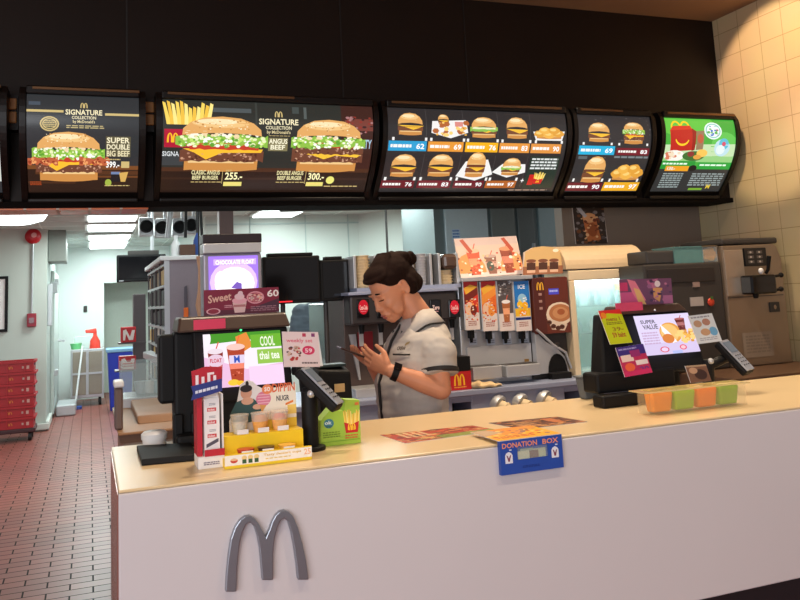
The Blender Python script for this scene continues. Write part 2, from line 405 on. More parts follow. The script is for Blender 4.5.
# ------------------------------------------------ ceiling lights of the kitchen
mat('tube_glow', (236, 246, 244), .4, emit=4, noise=.01); mat('lamp_case', (205, 210, 206), .5)
strips = [(216, 220.5, 88, 137), (225, 230.5, 88, 135), (235.5, 239.5, 89, 130), (242, 248, 90, 127)]
names = ['nearest', 'second nearest', 'third', 'farthest']
for i, (ya, yb, xa, xb) in enumerate(strips):
    A = PZ(xa, ya, KC-.03); B = PZ(xb, ya, KC-.03); D = PZ(xa, yb, KC-.03)
    t = thing('ceiling_light', 'glowing fluorescent panel on the corridor ceiling, %s of the row of four' % names[i], 'light', ((A.x+B.x)/2, (A.y+D.y)/2, KC-.06), 'fluorescent panels over the corridor')
    y0, y1 = sorted((A.y, D.y))
    MB().box((A.x, y0, KC-.05), (B.x, y1, KC-.03)).build('diffuser', 'tube_glow', t)
    MB().box((A.x-.04, y0-.04, KC-.03), (B.x+.04, y1+.04, KC-.005)).build('case', 'lamp_case', t)
A = PZ(254, 215.5, KC-.03); B = PZ(292, 215.5, KC-.03); D = PZ(262, 207, KC-.03)
t = thing('ceiling_light', 'bright white ceiling panel in front of the kitchen back wall', 'light', ((A.x+B.x)/2, (A.y+D.y)/2, KC-.06))
MB().box((A.x, min(D.y, 9.5), KC-.05), (B.x, 10.2, KC-.03)).build('diffuser', 'tube_glow', t)
MB().box((A.x-.04, min(D.y, 9.5)-.04, KC-.03), (B.x+.04, 10.24, KC-.005)).build('case', 'lamp_case', t)
c0 = PY(10, 207, 8.5)
t = thing('ceiling_light', 'wide round-edged white lamp above the wall with the red alarm', 'light', (c0.x, 8.5, c0.z))
Rx = PY(50, 212, 8.5).x-c0.x; zz = PY(10, 222, 8.5).z
MB().lathe([(.001, zz), (Rx*.45, zz+.015), (Rx*.8, zz+.05), (Rx, c0.z+.02), (Rx*.98, c0.z+.05)], (c0.x, 8.5+Rx, 0), 40).build('diffuser', 'tube_glow', t, smooth=True)
MB().cyl((c0.x, 8.5+Rx, c0.z+.05), (c0.x, 8.5+Rx, KC), Rx, seg=36).build('case', 'lamp_case', t)

# ============================================================== menu boards
mat('board_frame', (18, 13, 11), .4, spec=.35); mat('bronze', (120, 88, 58), .35, metal=.6)
print_mat('menu_glow', emit=1.1)
ZT = PY(378, 104, YB-.3).z
def prof(t):     # t 0 top .. 1 bottom -> (y offset in front of the bulkhead, z)
    t = min(1, max(0, t)); z = 2.605+(2.13-2.605)*t
    y = YB-.02-(.225+.05*math.sin(PI*t)-.215*t**1.5)
    return y, z
def board(k, label, xs, art_fn, W, H, pxs):
    x0, x1 = xs
    t = thing('menu_board', label, 'menu board', ((x0+x1)/2, YB, 2.08), 'backlit menu boards on the bulkhead')
    n = 14
    # side cheeks and frame follow the bulging profile
    pr = [prof(i/n) for i in range(n+1)]
    top = (pr[0][0]+.01, 2.64); bot = (pr[-1][0]+.02, 2.08)
    outl = [(YB, 2.645), (top[0], 2.645)]+[(y-.016, z) for y, z in pr]+[bot, (YB, 2.074)]
    for a, b in ((x0, x0+.03), (x1-.03, x1)):
        MB().prism([(a, y, z) for y, z in outl], (b-a, 0, 0)).build('side_cheek', 'board_frame', t)
    back = [(YB, 2.63)]+[(y+.004, z) for y, z in pr]+[(YB, 2.1)]
    MB().prism([(x0+.03, y, z) for y, z in back], (x1-x0-.06, 0, 0)).build('light_box', 'board_frame', t)
    MB().box((x0+.03, pr[0][0]-.02, 2.607), (x1-.03, YB, 2.65)).build('top_rail', 'board_frame', t, bevel=.008)
    MB().box((x0+.06, pr[0][0]-.026, 2.628), (x0+(x1-x0)*(.6 if k in (2, 4) else .95), pr[0][0]-.004, 2.643)).build('bronze_lip', 'bronze', t, bevel=.003)
    MB().box((x0+.03, pr[-1][0]-.012, 2.074), (x1-.03, YB, 2.1)).build('bottom_rail', 'board_frame', t, bevel=.008)
    a = Art(W, H); art_fn(a)
    def fm(u, v, z):
        s = u/W; y, zz = prof(v/H); y2, z2 = prof(min(1, v/H+.01)); nrm = Vector((0, -(zz-z2), (y-y2))).normalized()
        if nrm.y > 0: nrm = -nrm
        return Vector((x0+.034+(x1-x0-.068)*s, y, zz))+nrm*(z+.001)
    a.build('menu_screen', fm, MATS['menu_glow'], t, cut=44)
    return t
def X_(px): return PY(px, 150, YB-.26).x
DG = (46, 49, 52); GOLD = (206, 182, 120); WOOD = (84, 48, 26)
def signature(a, x0, y0, x1, y1, W):
    w = x1-x0; h = y1-y0
    golden_m(a, x0+w*.4, y0, x0+w*.6, y0+h*.26, GOLD)
    a.text('SIGNATURE', x0, y0+h*.34, x1, y0+h*.6, (244, 232, 190)); a.text('COLLECTION', x0+w*.17, y0+h*.65, x1-w*.17, y0+h*.8, (232, 220, 180))
    a.text("by McDonald's", x0+w*.2, y0+h*.84, x1-w*.2, y0+h*1.02, (214, 198, 150))
def art1(a):
    a.rect(0, 0, 119, 101, DG); a.rect(0, 74, 119, 101, (44, 28, 20)); a.rect(0, 74, 119, 78, (120, 72, 36)); a.rect(8, 79, 119, 83, WOOD); a.rect(30, 84, 119, 86, (104, 60, 30)); a.rect(0, 90, 50, 92, (70, 42, 26))
    a.rect(2, 8, 14, 12, (70, 80, 92)); a.rect(0, 17, 38, 19.6, GOLD); a.rect(82, 19, 119, 21.6, GOLD)
    signature(a, 40, 8, 79, 31, 39)
    a.lines(41, 33, 81, 37, 2, (190, 172, 120), 3)
    a.ell(23.5, 32, 10, 8, GOLD); a.ell(23.5, 32, 8.4, 6.5, DG); a.ell(23.5, 32, 7.6, 5.8, GOLD); a.ell(23.5, 32, 6.4, 4.8, (84, 82, 62)); a.lines(17.5, 28.5, 29.5, 36, 4, GOLD, 5)
    burger(a, 5, 40, 82, 90, 'bacon', 4)
    a.rect(83, 44, 110, 65, (92, 86, 62)); a.text('SUPER', 84, 45, 109, 51, (246, 236, 200)); a.text('DOUBLE', 84, 52, 109, 57.5, (246, 236, 200)); a.text('BIG BEEF', 84, 58.5, 109, 64.5, (234, 222, 180))
    a.lines(83, 67, 99, 69, 1, GOLD, 2); a.text('399.-', 83.5, 69.5, 98, 76, (255, 255, 250)); a.rect(100, 69.5, 109, 76, GOLD)
    a.rect(89, 82, 99, 90, (24, 24, 30)); a.rect(89, 80, 99, 82.5, (110, 130, 170)); a.poly([(98, 81), (108, 80), (105, 90), (100, 90)], (214, 170, 90)); a.ell(86, 91, 3.6, 3.6, (160, 180, 70)); a.lines(82, 93.5, 110, 95, 1, GOLD, 8); a.lines(2, 90, 14, 94, 3, (170, 70, 30), 9)
def art2(a):
    a.rect(0, 0, 215, 97, (44, 46, 42)); a.rect(0, 72, 215, 97, (40, 24, 17)); a.rect(0, 72, 215, 76, (74, 44, 28)); a.rect(0, 82, 215, 84, (54, 32, 22))
    a.rect(45, 8, 86, 13, (78, 86, 88)); a.rect(180, 0, 215, 72, (62, 34, 28)); a.rect(184, 16, 215, 30, (120, 60, 50)); a.specks(182, 14, 214, 34, 40, 2, [(170, 120, 120), (60, 30, 30), (140, 50, 40)], 3)
    a.rect(0, 58, 20, 70, (60, 64, 66)); a.text('SIGNA', 0, 56, 16, 61, (214, 218, 220)); a.text('RTY', 203, 40, 214, 50, (170, 200, 220)); a.rect(90, 0, 92, 72, (58, 62, 58)); a.rect(140, 4, 143, 18, (84, 92, 90)); a.rect(128, 4, 135, 12, (66, 74, 72))
    fries(a, 1, 0, 46, 40, 4, False); a.rect(1.5, 33, 30, 52, (176, 22, 52)); golden_m(a, 4, 37, 15, 47, (252, 190, 40))
    burger(a, 12, 18, 103, 76, 'big', 1); burger(a, 127, 18, 207, 76, 'double', 2)
    signature(a, 93.5, 10, 134, 36, 40); a.lines(104, 37.5, 126, 38.5, 1, GOLD, 3)
    a.rect(103.5, 40, 123.5, 54, (128, 120, 84)); a.text('ANGUS', 104, 41, 123, 46.5, (250, 244, 214)); a.text('BEEF', 106, 47.5, 121, 52.5, (250, 244, 214))
    for x, t1, t2, p in ((29, 'CLASSIC ANGUS', 'BEEF BURGER', '255.-'), (115.5, 'DOUBLE ANGUS', 'BEEF BURGER', '300.-')):
        a.text(t1, x, 74.5, x+28, 79, (236, 226, 170)); a.text(t2, x+1, 80, x+27, 84, (236, 226, 170)); a.lines(x, 86, x+30, 87.4, 1, GOLD, 4); a.rect(x+30.5, 75, x+31, 88, GOLD)
        a.text(p, x+33.5, 76.5, x+51, 84, (255, 246, 190)); a.rect(x+32.5, 86.2, x+51, 90.4, (232, 216, 120)); a.text('SET', x+34, 74, x+40, 75.8, GOLD)
    a.ell(173.7, 84, 4.5, 4, (232, 226, 120)); a.lines(168, 90, 205, 91.8, 1, GOLD, 6)
def cell(a, x, y, w, h, kind, seed): burger(a, x-w/2, y-h/2, x+w/2, y+h/2, kind, seed)
def bar(a, x0, y0, x1, y1, c, seed): a.rect(x0, y0, x1, y1, c); h = y1-y0; a.lines(x0+2, y0+h*.35, x0+(x1-x0)*.6, y1-h*.1, 1, (250, 246, 240), seed); a.text('%d' % (55+seed*7), x1-(x1-x0)*.27, y0+h*.25, x1-2, y1-h*.2, (255, 255, 255))
WH = (240, 238, 235)
def art3(a):
    a.rect(0, 0, 180, 81, (46, 43, 44))
    for x in (36, 72, 107, 141): a.rect(x, 0, x+.5, 34, (72, 68, 68)); a.rect(x, 46, x+.5, 76, (72, 68, 68))
    cell(a, 21, 16.5, 27, 23, 'plain', 1)
    a.poly([(42, 13), (75, 11), (77, 24), (60, 30), (41, 25)], WH); cell(a, 53, 11, 12, 11, 'plain', 3); a.specks(44, 14, 76, 27, 26, 2.6, [(240, 180, 80), (250, 210, 120), (180, 100, 50)], 2); a.rect(64, 13, 72, 18, (220, 140, 130))
    cell(a, 93, 18, 29, 22, 'green', 2); cell(a, 127, 17.5, 25, 23, 'plain', 4)
    a.poly([(144, 21), (178, 20), (175, 30), (147, 30)], WH); cell(a, 161, 21, 33, 15, 'nuggets', 5)
    for i, x in enumerate((4, 35, 40, 72, 76, 106, 111, 140, 146, 174)): a.rect(x, 30, x+2.2, 33, WH)
    for i, (x0, x1, c) in enumerate(((1, 37, (34, 156, 208)), (38.5, 73, (230, 150, 54)), (75, 108, (242, 176, 20)), (109.5, 141, (228, 148, 60)), (142.5, 175, (224, 146, 66)))): bar(a, x0, 33.5, x1, 43, c, i+1)
    cell(a, 18, 56.5, 27, 21, 'plain', 6); cell(a, 54, 56, 27, 21, 'plain', 7)
    a.poly([(71, 66), (78, 52), (100, 50), (108, 64), (92, 70)], WH); cell(a, 89, 55, 22, 24, 'tower', 8)
    a.poly([(107, 62), (116, 54), (140, 54), (142, 62), (124, 67)], WH); cell(a, 126, 56.5, 22, 17, 'green', 9)
    a.rect(144, 46, 176, 77, (38, 52, 44)); a.lines(146, 48, 174, 60, 4, (224, 228, 226), 9); a.rect(148, 64, 154, 74, (200, 34, 30)); fries(a, 153, 61, 164, 73, 3); a.text('+', 140, 68, 143.5, 71.5, WH)
    for i, x in enumerate((2, 30, 36, 66, 72, 102, 106, 134)): a.rect(x, 67, x+2.2, 70, WH)
    for i, (x0, x1, c) in enumerate(((0, 32, (104, 22, 34)), (35, 68, (112, 22, 38)), (71, 102, (104, 20, 36)), (104, 136, (176, 96, 40)))): bar(a, x0, 70, x1, 77, c, i+3)
    a.lines(130, 78.5, 172, 80, 1, (180, 150, 130), 12)
def art4(a):
    a.rect(0, 0, 77, 79, (50, 48, 50)); a.specks(2, 1, 76, 30, 20, 1, [(80, 78, 80)], 3)
    cell(a, 21.5, 19, 25, 21, 'plain', 1); cell(a, 58, 19, 24, 24, 'big', 2)
    for x in (5, 34, 42, 72): a.rect(x, 30, x+2, 32.5, WH)
    bar(a, 2, 33.5, 39, 42.5, (32, 176, 220), 2); bar(a, 41, 35, 76, 42.5, (116, 22, 40), 4)
    a.lines(40, 43.5, 76, 47, 1, (120, 130, 134), 5); a.rect(3, 44, 12, 47, (90, 100, 104))
    cell(a, 23, 57, 25, 26, 'tower', 3); cell(a, 59, 58, 35, 19, 'nuggets', 4)
    for x in (4, 34, 42, 72): a.rect(x, 66, x+2, 69, WH)
    bar(a, 0, 70, 37, 78, (104, 20, 36), 5); bar(a, 38.5, 69.5, 77, 78, (236, 172, 40), 6)
def art5(a):
    a.rect(0, 0, 71, 75, (66, 170, 60)); a.ell(20, 6, 30, 14, (96, 196, 70)); a.ell(60, 30, 14, 16, (96, 196, 84))
    a.poly([(0, 29), (71, 27), (71, 46), (0, 46)], (196, 224, 176)); a.rect(0, 40, 71, 46, (150, 206, 130))
    for x in (11, 20):
        a.multi([[(x+5*math.cos(t), 11-8*math.sin(t)), (x+5*math.cos(t+.26), 11-8*math.sin(t+.26)), (x+3.4*math.cos(t+.26), 11-6*math.sin(t+.26)), (x+3.4*math.cos(t), 11-6*math.sin(t))] for t in [k*.26 for k in range(12)]], (250, 206, 40))
    a.poly([(5, 13), (27, 11), (31, 14), (30, 34), (6, 36)], (190, 34, 28)); a.poly([(27, 11), (31, 14), (30, 34), (27, 35)], (150, 22, 22)); a.poly([(8, 9), (25, 8), (27, 12), (5, 14)], (214, 54, 36))
    a.multi([[(17+7*math.cos(t), 22+8*math.sin(t)), (17+7*math.cos(t+.3), 22+8*math.sin(t+.3)), (17+6*math.cos(t+.3), 22+5.8*math.sin(t+.3)), (17+6*math.cos(t), 22+5.8*math.sin(t))] for t in [.25+k*.24 for k in range(11)]], (250, 206, 40))
    a.poly([(31, 14), (39, 13), (38, 33), (31, 34)], (150, 120, 90)); a.ell(35, 22, 3, 5, (190, 90, 60))
    a.ell(48, 13, 9, 9.5, (236, 246, 240)); a.ell(48, 13, 7.6, 8, (120, 200, 190)); a.ell(48, 13, 6.6, 7, (240, 244, 244)); a.specks(43, 8, 53, 18, 14, 1.4, [(200, 60, 120), (60, 120, 200), (90, 180, 80)], 2)
    a.ell(57.5, 31, 8, 9, (190, 224, 232)); a.ell(59, 27, 5, 6, (90, 190, 214)); a.ell(56, 33, 4.5, 5, (226, 240, 240)); a.ell(59, 27, 2, 2.4, (214, 80, 110))
    a.ell(11, 40, 10, 5.6, (244, 242, 232)); a.specks(4, 36, 18, 43, 12, 2.4, [(214, 120, 90), (240, 220, 190)], 4); a.ell(30, 40, 11, 5, (60, 110, 50)); a.ell(27, 38, 3.4, 2.8, (140, 50, 50)); a.ell(38, 37, 5.5, 4, (244, 196, 90)); a.ell(34, 41, 4, 2.4, (226, 160, 70))
    a.rect(0, 45, 34, 53, (40, 150, 56)); a.rect(37, 46, 71, 53, (40, 160, 60)); a.lines(2, 47, 26, 50, 1, (230, 250, 230), 4); a.lines(39, 48, 66, 51, 1, (230, 250, 230), 5)
    a.rect(0, 53, 71, 75, (50, 50, 50)); a.rect(6, 50, 29, 55, (236, 158, 36)); a.text('130.-', 8, 51, 16, 54, WH); a.ell(33, 52, 4, 3, (26, 24, 24))
    a.lines(6, 57, 26, 72, 7, (150, 162, 160), 6); a.lines(35, 57, 68, 70, 6, (150, 162, 160), 7); a.rect(38, 71.5, 52, 73.5, (120, 170, 50)); a.text('M', 55, 68, 59, 72, (220, 190, 60))
def art0(a): a.rect(0, 0, 119, 101, DG); a.ell(60, 55, 40, 30, (210, 150, 90)); a.rect(114, 20, 119, 90, (200, 205, 200))
def end(px, side): return X_(px)
BX = [(X_(-118), X_(6)), (X_(18.5), X_(146)), (X_(156.5), X_(380)), (X_(384), X_(573)), (X_(575.5), X_(657.5)), (X_(663), X_(741.5))]
labels = ['menu board cut off by the left edge of the photo', 'square menu board with one bacon burger on black', 'widest menu board, with fries and two large burgers', 'menu board with nine small dishes in two rows', 'small menu board with three burgers and nuggets in four fields', 'green menu board with the red smiling meal box']
for k, (f, W, H) in enumerate(((art0, 119, 101), (art1, 119, 101), (art2, 215, 97), (art3, 180, 81), (art4, 77, 79), (art5, 71, 75))):
    board(k, labels[k], BX[k], f, W, H, None)
# little brackets between the boards; downlight warmth put into the amber colour
for k, (x, y) in enumerate(((11, 111), (148.5, 114))):
    p = PY(x, y, YB-.09)
    t = thing('amber_bracket', ['small amber bracket in the gap left of the bacon burger board', 'small amber bracket in the gap left of the widest board'][k], 'lamp', p, 'amber brackets between the boards')
    for d in (.035, -.035): MB().box((p.x-.028, p.y-.02, p.z+d-.03), (p.x+.028, p.y+.09, p.z+d+.03)).build('amber_block', mat('amber', (214, 150, 88), .4), t, bevel=.006)
    MB().box((p.x-.034, p.y, p.z-.1), (p.x+.034, p.y+.09, p.z+.085)).build('bracket_plate', 'board_frame', t)
# =================================================== back counter and machines
def R(x0, y0, x1, y1, Y):
    xm, ym = (x0+x1)/2, (y0+y1)/2
    return PY(x0, ym, Y).x, PY(x1, ym, Y).x, PY(xm, y1, Y).z, PY(xm, y0, Y).z     # X0 X1 Z0 Z1
mat('steel', (196, 198, 202), .34, metal=.5, noise=.08, scale=8); mat('steel_blue', (162, 172, 200), .38, metal=.3, noise=.06, scale=6)
mat('steel_brown', (150, 132, 114), .34, metal=.6, noise=.1, scale=5); mat('black', (10, 9, 11), .6, spec=.3); mat('dark_grey', (58, 54, 52), .45, noise=.1)
mat('black_gloss', (14, 14, 17), .12); mat('cream', (226, 206, 172), .4, noise=.04); mat('white_plastic', (226, 226, 226), .4); mat('red', (196, 28, 34), .4)
mat('cup_paper', (222, 200, 160), .6); mat('clear_plastic', (225, 235, 235), .08, alpha=.14, noise=.02); mat('glass_cyan', (120, 190, 196), .1, alpha=.55)
mat('rubber', (16, 16, 17), .6); mat('cable', (26, 26, 28), .5)
print_mat('printed'); print_mat('screen_glow', emit=1.1); print_mat('printed_gloss', rough=.2)
YC = 4.35; ZK = PY(500, 387, YC).z
xl = PY(448, 395, YC).x; 
t = thing('back_counter', 'blue-grey steel back counter carrying the drinks machines', 'counter', ((xl+WX)/2, 4.7, 0))
MB().box((.95, YC-.02, ZK-.03), (4.36, 5.03, ZK)).build('worktop', 'steel_blue', t, bevel=.004)
xs = [PY(x, 400, YC).x for x in (452, 471, 565, 583)]
for a, b, mm in ((.95, xs[0], 'steel_blue'), (xs[1], xs[2], 'steel_blue'), (xs[3], 4.36, 'steel_blue')):
    MB().box((a, YC, .1), (b, 5.0, ZK-.03)).build('cabinet', mm, t, bevel=.003)
for a, b in ((xs[0], xs[1]), (xs[2], xs[3])):
    MB().box((a, YC+.25, .1), (b, 5.0, ZK-.03)).build('niche_back', 'black', t)
    MB().box((a, YC, ZK-.065), (b, YC+.25, ZK-.03)).build('niche_rail', 'steel_blue', t)
MB().box((.97, YC+.06, 0), (4.34, 4.98, .1)).build('plinth', 'black', t)
# cup dispensers in the front of the counter
for i, (x, y) in enumerate(((499, 405), (521, 403), (545, 400))):
    p = PY(x, y, YC)
    t = thing('cup_dispenser', 'paper cups in a round steel counter holder, %s' % ['leftmost of three, under the iced drink taps', 'middle of three', 'rightmost of three, nearest the coffee machine'][i], 'cup dispenser', p, 'cup holders in the back counter front')
    d = Vector((.45, -.8, -.35)).normalized()
    q = Vector((0, 0, 1)).rotation_difference(d).to_matrix()
    MB().lathe([(.036, -.03), (.056, -.03), (.06, -.01), (.056, .012), (.04, .016), (.036, .0)], p, 24, q).build('ring', 'steel', t, smooth=True)
    MB().lathe([(.034, -.05), (.034, .05), (.038, .052), (.038, .058), (.03, .06), (.03, .1), (.027, .13), (.02, .13), (.022, .09)], p, 24, q).build('cups', 'cup_paper', t, smooth=True)
# ---- four flavour iced drinks dispenser
YD = 4.5
def panel_art(k):
    a = Art(30, 110); cs = [((214, 60, 40), (120, 40, 30)), ((230, 110, 40), (240, 150, 60)), ((90, 80, 80), (170, 96, 50)), ((40, 120, 200), (240, 180, 40))][k]
    a.rect(0, 0, 30, 110, (226, 214, 210)); a.rect(0, 0, 30, 72, cs[0])
    if k < 2:
        a.rect(0, 0, 30, 14, (190, 40, 40)); a.poly([(0, 30), (30, 8), (30, 30), (0, 52)], cs[1]); a.poly([(0, 16), (14, 8), (30, 14), (4, 30)], (240, 180, 60)); a.ell(10, 62, 9, 15, (240, 200, 170)); a.ell(19, 66, 7, 12, cs[1]); a.specks(2, 40, 28, 90, 40, 2, [(240, 230, 220), (200, 60, 30), (250, 170, 90)], k)
    elif k == 2:
        a.specks(2, 2, 28, 32, 30, 2.5, [(140, 140, 150), (60, 60, 66), (220, 220, 220)], 8); drink(a, 7, 32, 24, 92, (176, 104, 60))
    else:
        a.rect(0, 60, 30, 78, (240, 190, 50)); a.ell(15, 40, 9, 12, (150, 200, 230)); a.ell(10, 52, 6, 8, (250, 200, 40)); a.ell(20, 54, 6, 8, (250, 180, 30)); a.ell(15, 70, 8, 7, (250, 160, 20)); a.text('ICE', 8, 8, 22, 17, (230, 240, 250)); a.specks(6, 36, 24, 76, 16, 2, [(250, 230, 120), (250, 250, 250)], 3); a.rect(0, 80, 30, 86, (30, 50, 120))
    a.lines(6, 90, 24, 102, 3, (170, 110, 100), k+3)
    return a
x0, x1, z0, z1 = R(464, 277, 534, 380, YD)
t = thing('drinks_dispenser', 'steel iced drinks dispenser with four upright picture panels', 'drinks dispenser', ((x0+x1)/2, YD+.25, ZK))
MB().box((x0, YD+.06, ZK), (x1, YD+.5, z1)).build('body', 'steel', t, bevel=.006)
MB().box((x0-.005, YD-.02, z1-.02), (x1+.005, YD+.5, z1+.005)).build('top_cover', 'steel', t, bevel=.003)
for k, (pa, pb, ya, yb) in enumerate(((464.5, 478.5, 281, 330), (482, 496.5, 281, 331), (498.5, 513, 280.5, 331), (515, 530, 281, 331))):
    a0, a1, b0, b1 = R(pa, ya, pb, yb, YD)
    pn = MB().box((a0-.006, YD, b0), (a1+.006, YD+.08, b1)).build('tap_panel', 'steel', t, bevel=.003)
    panel_art(k).build('panel_picture', flat((a0, YD, b1), (a1, YD, b1), (a0, YD, b0), 30, 110), MATS['printed_gloss'], pn, off=.0012)
    c = (a0+a1)/2
    MB().box((c-.014, YD+.01, b0-.05), (c+.014, YD+.055, b0)).build('tap', 'black', t, bevel=.004)
    MB().cyl((c, YD+.03, b0-.075), (c, YD+.03, b0-.05), .008, .012).build('nozzle', 'black', t)
    l0, l1, m0, m1 = R(pa+5, 333, pb-1, 345, YD+.05)
    la = Art(20, 24); la.rect(0, 0, 20, 24, (196, 206, 220)); la.rect(1, 1, 19, 11, (236, 242, 250)); la.lines(2, 14, 18, 22, 2, (120, 130, 150), k)
    la.build('flavour_label', flat((l0, YD+.058, m1), (l1, YD+.058, m1), (l0, YD+.058, m0), 20, 24), MATS['printed'], t, off=.002)
s0, s1, u0, u1 = R(467, 345, 531, 367, YD+.05)
MB().box((s0, YD+.04, u0), (s1, YD+.06, u1)).build('splash_plate', 'steel', t, bevel=.002)
MB().box((x1-.06, YD+.036, u0+.02), (x1-.03, YD+.042, u0+.035)).build('badge', mat('brass', (180, 140, 80), .4, metal=.7), t)
for pa, pb, ya, yb in ((471, 500, 366, 379), (504, 538, 364, 376)):
    a0, a1, b0, b1 = R(pa, ya, pb, yb, YD-.05)
    tr = MB().box((a0, YD-.08, max(b0, ZK)), (a1, YD+.04, b1)).build('drip_tray', 'steel', t, bevel=.006)
    MB().box((a0+.01, YD-.07, b1), (a1-.01, YD+.03, b1+.003)).build('grille', 'dark_grey', tr)
# posters leaning on top of it
ztop = z1+.005
a = Art(68, 40); a.rect(0, 0, 68, 40, (226, 196, 180)); a.rect(0, 0, 68, 8, (214, 190, 184)); a.ell(12, 34, 16, 18, (240, 150, 80)); a.ell(58, 34, 14, 18, (240, 160, 96)); a.rect(0, 36, 68, 40, (230, 210, 204))
drink(a, 10, 6, 24, 38, (224, 84, 44), (246, 190, 160)); drink(a, 28, 14, 41, 38, (140, 92, 76), (190, 160, 150)); drink(a, 46, 5, 60, 38, (150, 62, 38), (230, 150, 110)); a.ell(33, 30, 4, 5, (70, 80, 70)); a.specks(0, 16, 68, 38, 50, 1.6, [(200, 60, 30), (250, 200, 140), (250, 240, 230), (120, 50, 30)], 5)
for xx in (5, 50): a.poly([(xx, 2), (xx+4, 1), (xx+12, 14), (xx+9, 17)], (190, 70, 40))
tl = PY(454, 239, YD+.2); tr = PY(516, 236, YD+.2); bl = Vector((PY(461, 277, YD+.1).x, YD+.1, ztop)); br = Vector((PY(520, 277, YD+.1).x, YD+.1, ztop))
o = MB().prism([bl, br, tr, tl], (0, .012, 0)).build('poster_board', mat('card_back', (220, 205, 196), .7)); tag(o, 'leaning picture card of three orange and brown iced drinks on the dispenser', 'poster')
pa = a.build('poster_picture', flat(tl, tr, bl, 68, 40), MATS['printed'], o, off=.002)
a = Art(40, 31); a.poly([(2, 6), (10, 1), (20, 0), (30, 1), (38, 5), (40, 31), (0, 31)], (208, 172, 116)); a.rect(0, 22, 40, 31, (150, 96, 66)); a.ell(33, 5, 3, 2, (240, 230, 210))
for x in (8, 20, 31): a.poly([(x-5, 16), (x+5, 16), (x+4, 29), (x-4, 29)], (214, 176, 150)); a.rect(x-4.4, 18, x+4.4, 26, (70, 36, 26)); a.ell(x, 16, 5, 2, (120, 70, 50))
b0 = Vector((PY(523, 277, YD+.0).x, YD+.0, ztop)); b1 = Vector((PY(563, 277, YD+.0).x, YD+.0, ztop)); t0 = PY(523, 247, YD+.05)
up = (t0-b0)
ring = [b0, b1]+[b0+(b1-b0)*u+up*v for u, v in ((.97, .82), (.75, .97), (.5, 1), (.25, .97), (.03, .8))]
o = MB().prism(ring, (0, .012, 0)).build('poster_card', 'card_back'); tag(o, 'tan curved-top card of three brown coffees above the coffee machine', 'poster')
a.build('poster_picture', flat(b0+up, b1+up, b0, 40, 31), MATS['printed'], o, off=.002)
# ---- coffee machine
x0, x1, z0, z1 = R(533.5, 277, 571, 375, YD-.02); Yc = YD-.02
x0 += .012
t = thing('coffee_machine', 'coffee machine with a big cup picture and a small blue display', 'coffee machine', ((x0+x1)/2, YD+.25, ZK))
MB().box((x0, Yc+.06, ZK), (x1, Yc+.5, z1)).build('body', 'dark_grey', t, bevel=.006)
MB().box((x0, Yc, z0+(z1-z0)*.42), (x1, Yc+.06, z1)).build('door', mat('coffee_brown', (96, 44, 32), .3), t, bevel=.01)
a = Art(44, 56); a.rect(0, 0, 44, 56, (104, 46, 32)); a.rect(0, 0, 14, 56, (84, 36, 28)); golden_m(a, 4, 4, 13, 12, (236, 176, 50)); a.rect(19, 11, 32, 17, (80, 80, 220)); a.lines(20, 12.5, 31, 16, 1, (180, 190, 255), 2)
for y in (15, 22, 29): a.rect(6, y, 10, y+2.5, (170, 130, 120))
a.ell(31, 37, 17, 12, (234, 214, 190), wob=.02); a.ell(32, 36, 14.5, 9, (186, 120, 76)); a.ell(32, 36, 10, 6, (206, 146, 98)); a.ell(33, 35, 5, 3, (170, 96, 56)); a.poly([(14, 40), (40, 48), (36, 54), (20, 52)], (226, 204, 184))
for q, (x, y) in enumerate(((22, 49), (28, 51), (33, 50), (17, 45))): a.ell(x, y, 3.4, 2.4, (90, 48, 34)); a.ell(x, y, 2.6, .5, (50, 24, 18))
a.build('door_picture', flat((x0+.004, Yc, z1-.004), (x1-.004, Yc, z1-.004), (x0+.004, Yc, z0+(z1-z0)*.42), 44, 56), MATS['printed_gloss'], t, off=.002)
zm = z0+(z1-z0)*.42; w_ = x1-x0
# silver curved flank and dark arch
sw = [(x0, zm+.02), (x0+.1*w_, zm+.0), (x0+.3*w_, zm-.05), (x0+.62*w_, zm-.1), (x0+.8*w_, zm-.15), (x0+.9*w_, z0+.01), (x0, z0+.01)]
MB().prism([(x, Yc+.012, z) for x, z in sw], (0, .05, 0)).build('silver_flank', 'steel', t, bevel=.003)
ar = [(x0+.3*w_, z0+.015)]+[(x0+w_*(.56-.26*math.cos(k*PI/10)), z0+.015+.11*math.sin(k*PI/10)) for k in range(0, 11)]
MB().prism([(x, Yc+.004, z) for x, z in ar[1:]], (0, .02, 0)).build('brew_niche', 'black', t)
MB().tube([(x0+.02*w_, Yc, zm+.03), (x0+.16*w_, Yc-.004, zm-.0), (x0+.45*w_, Yc-.006, zm-.07), (x0+.78*w_, Yc-.006, zm-.12), (x0+.92*w_, Yc, z0+.03)], .008).build('trim_band', 'steel', t, smooth=True)
MB().box((x0+.3*w_, Yc-.03, ZK), (x0+.85*w_, Yc+.02, z0+.012)).build('drip_tray', 'black', t, bevel=.004)
MB().cyl((x0+.56*w_, Yc-.004, zm-.06), (x0+.56*w_, Yc-.004, zm-.09), .014, .009).build('spout', 'dark_grey', t)
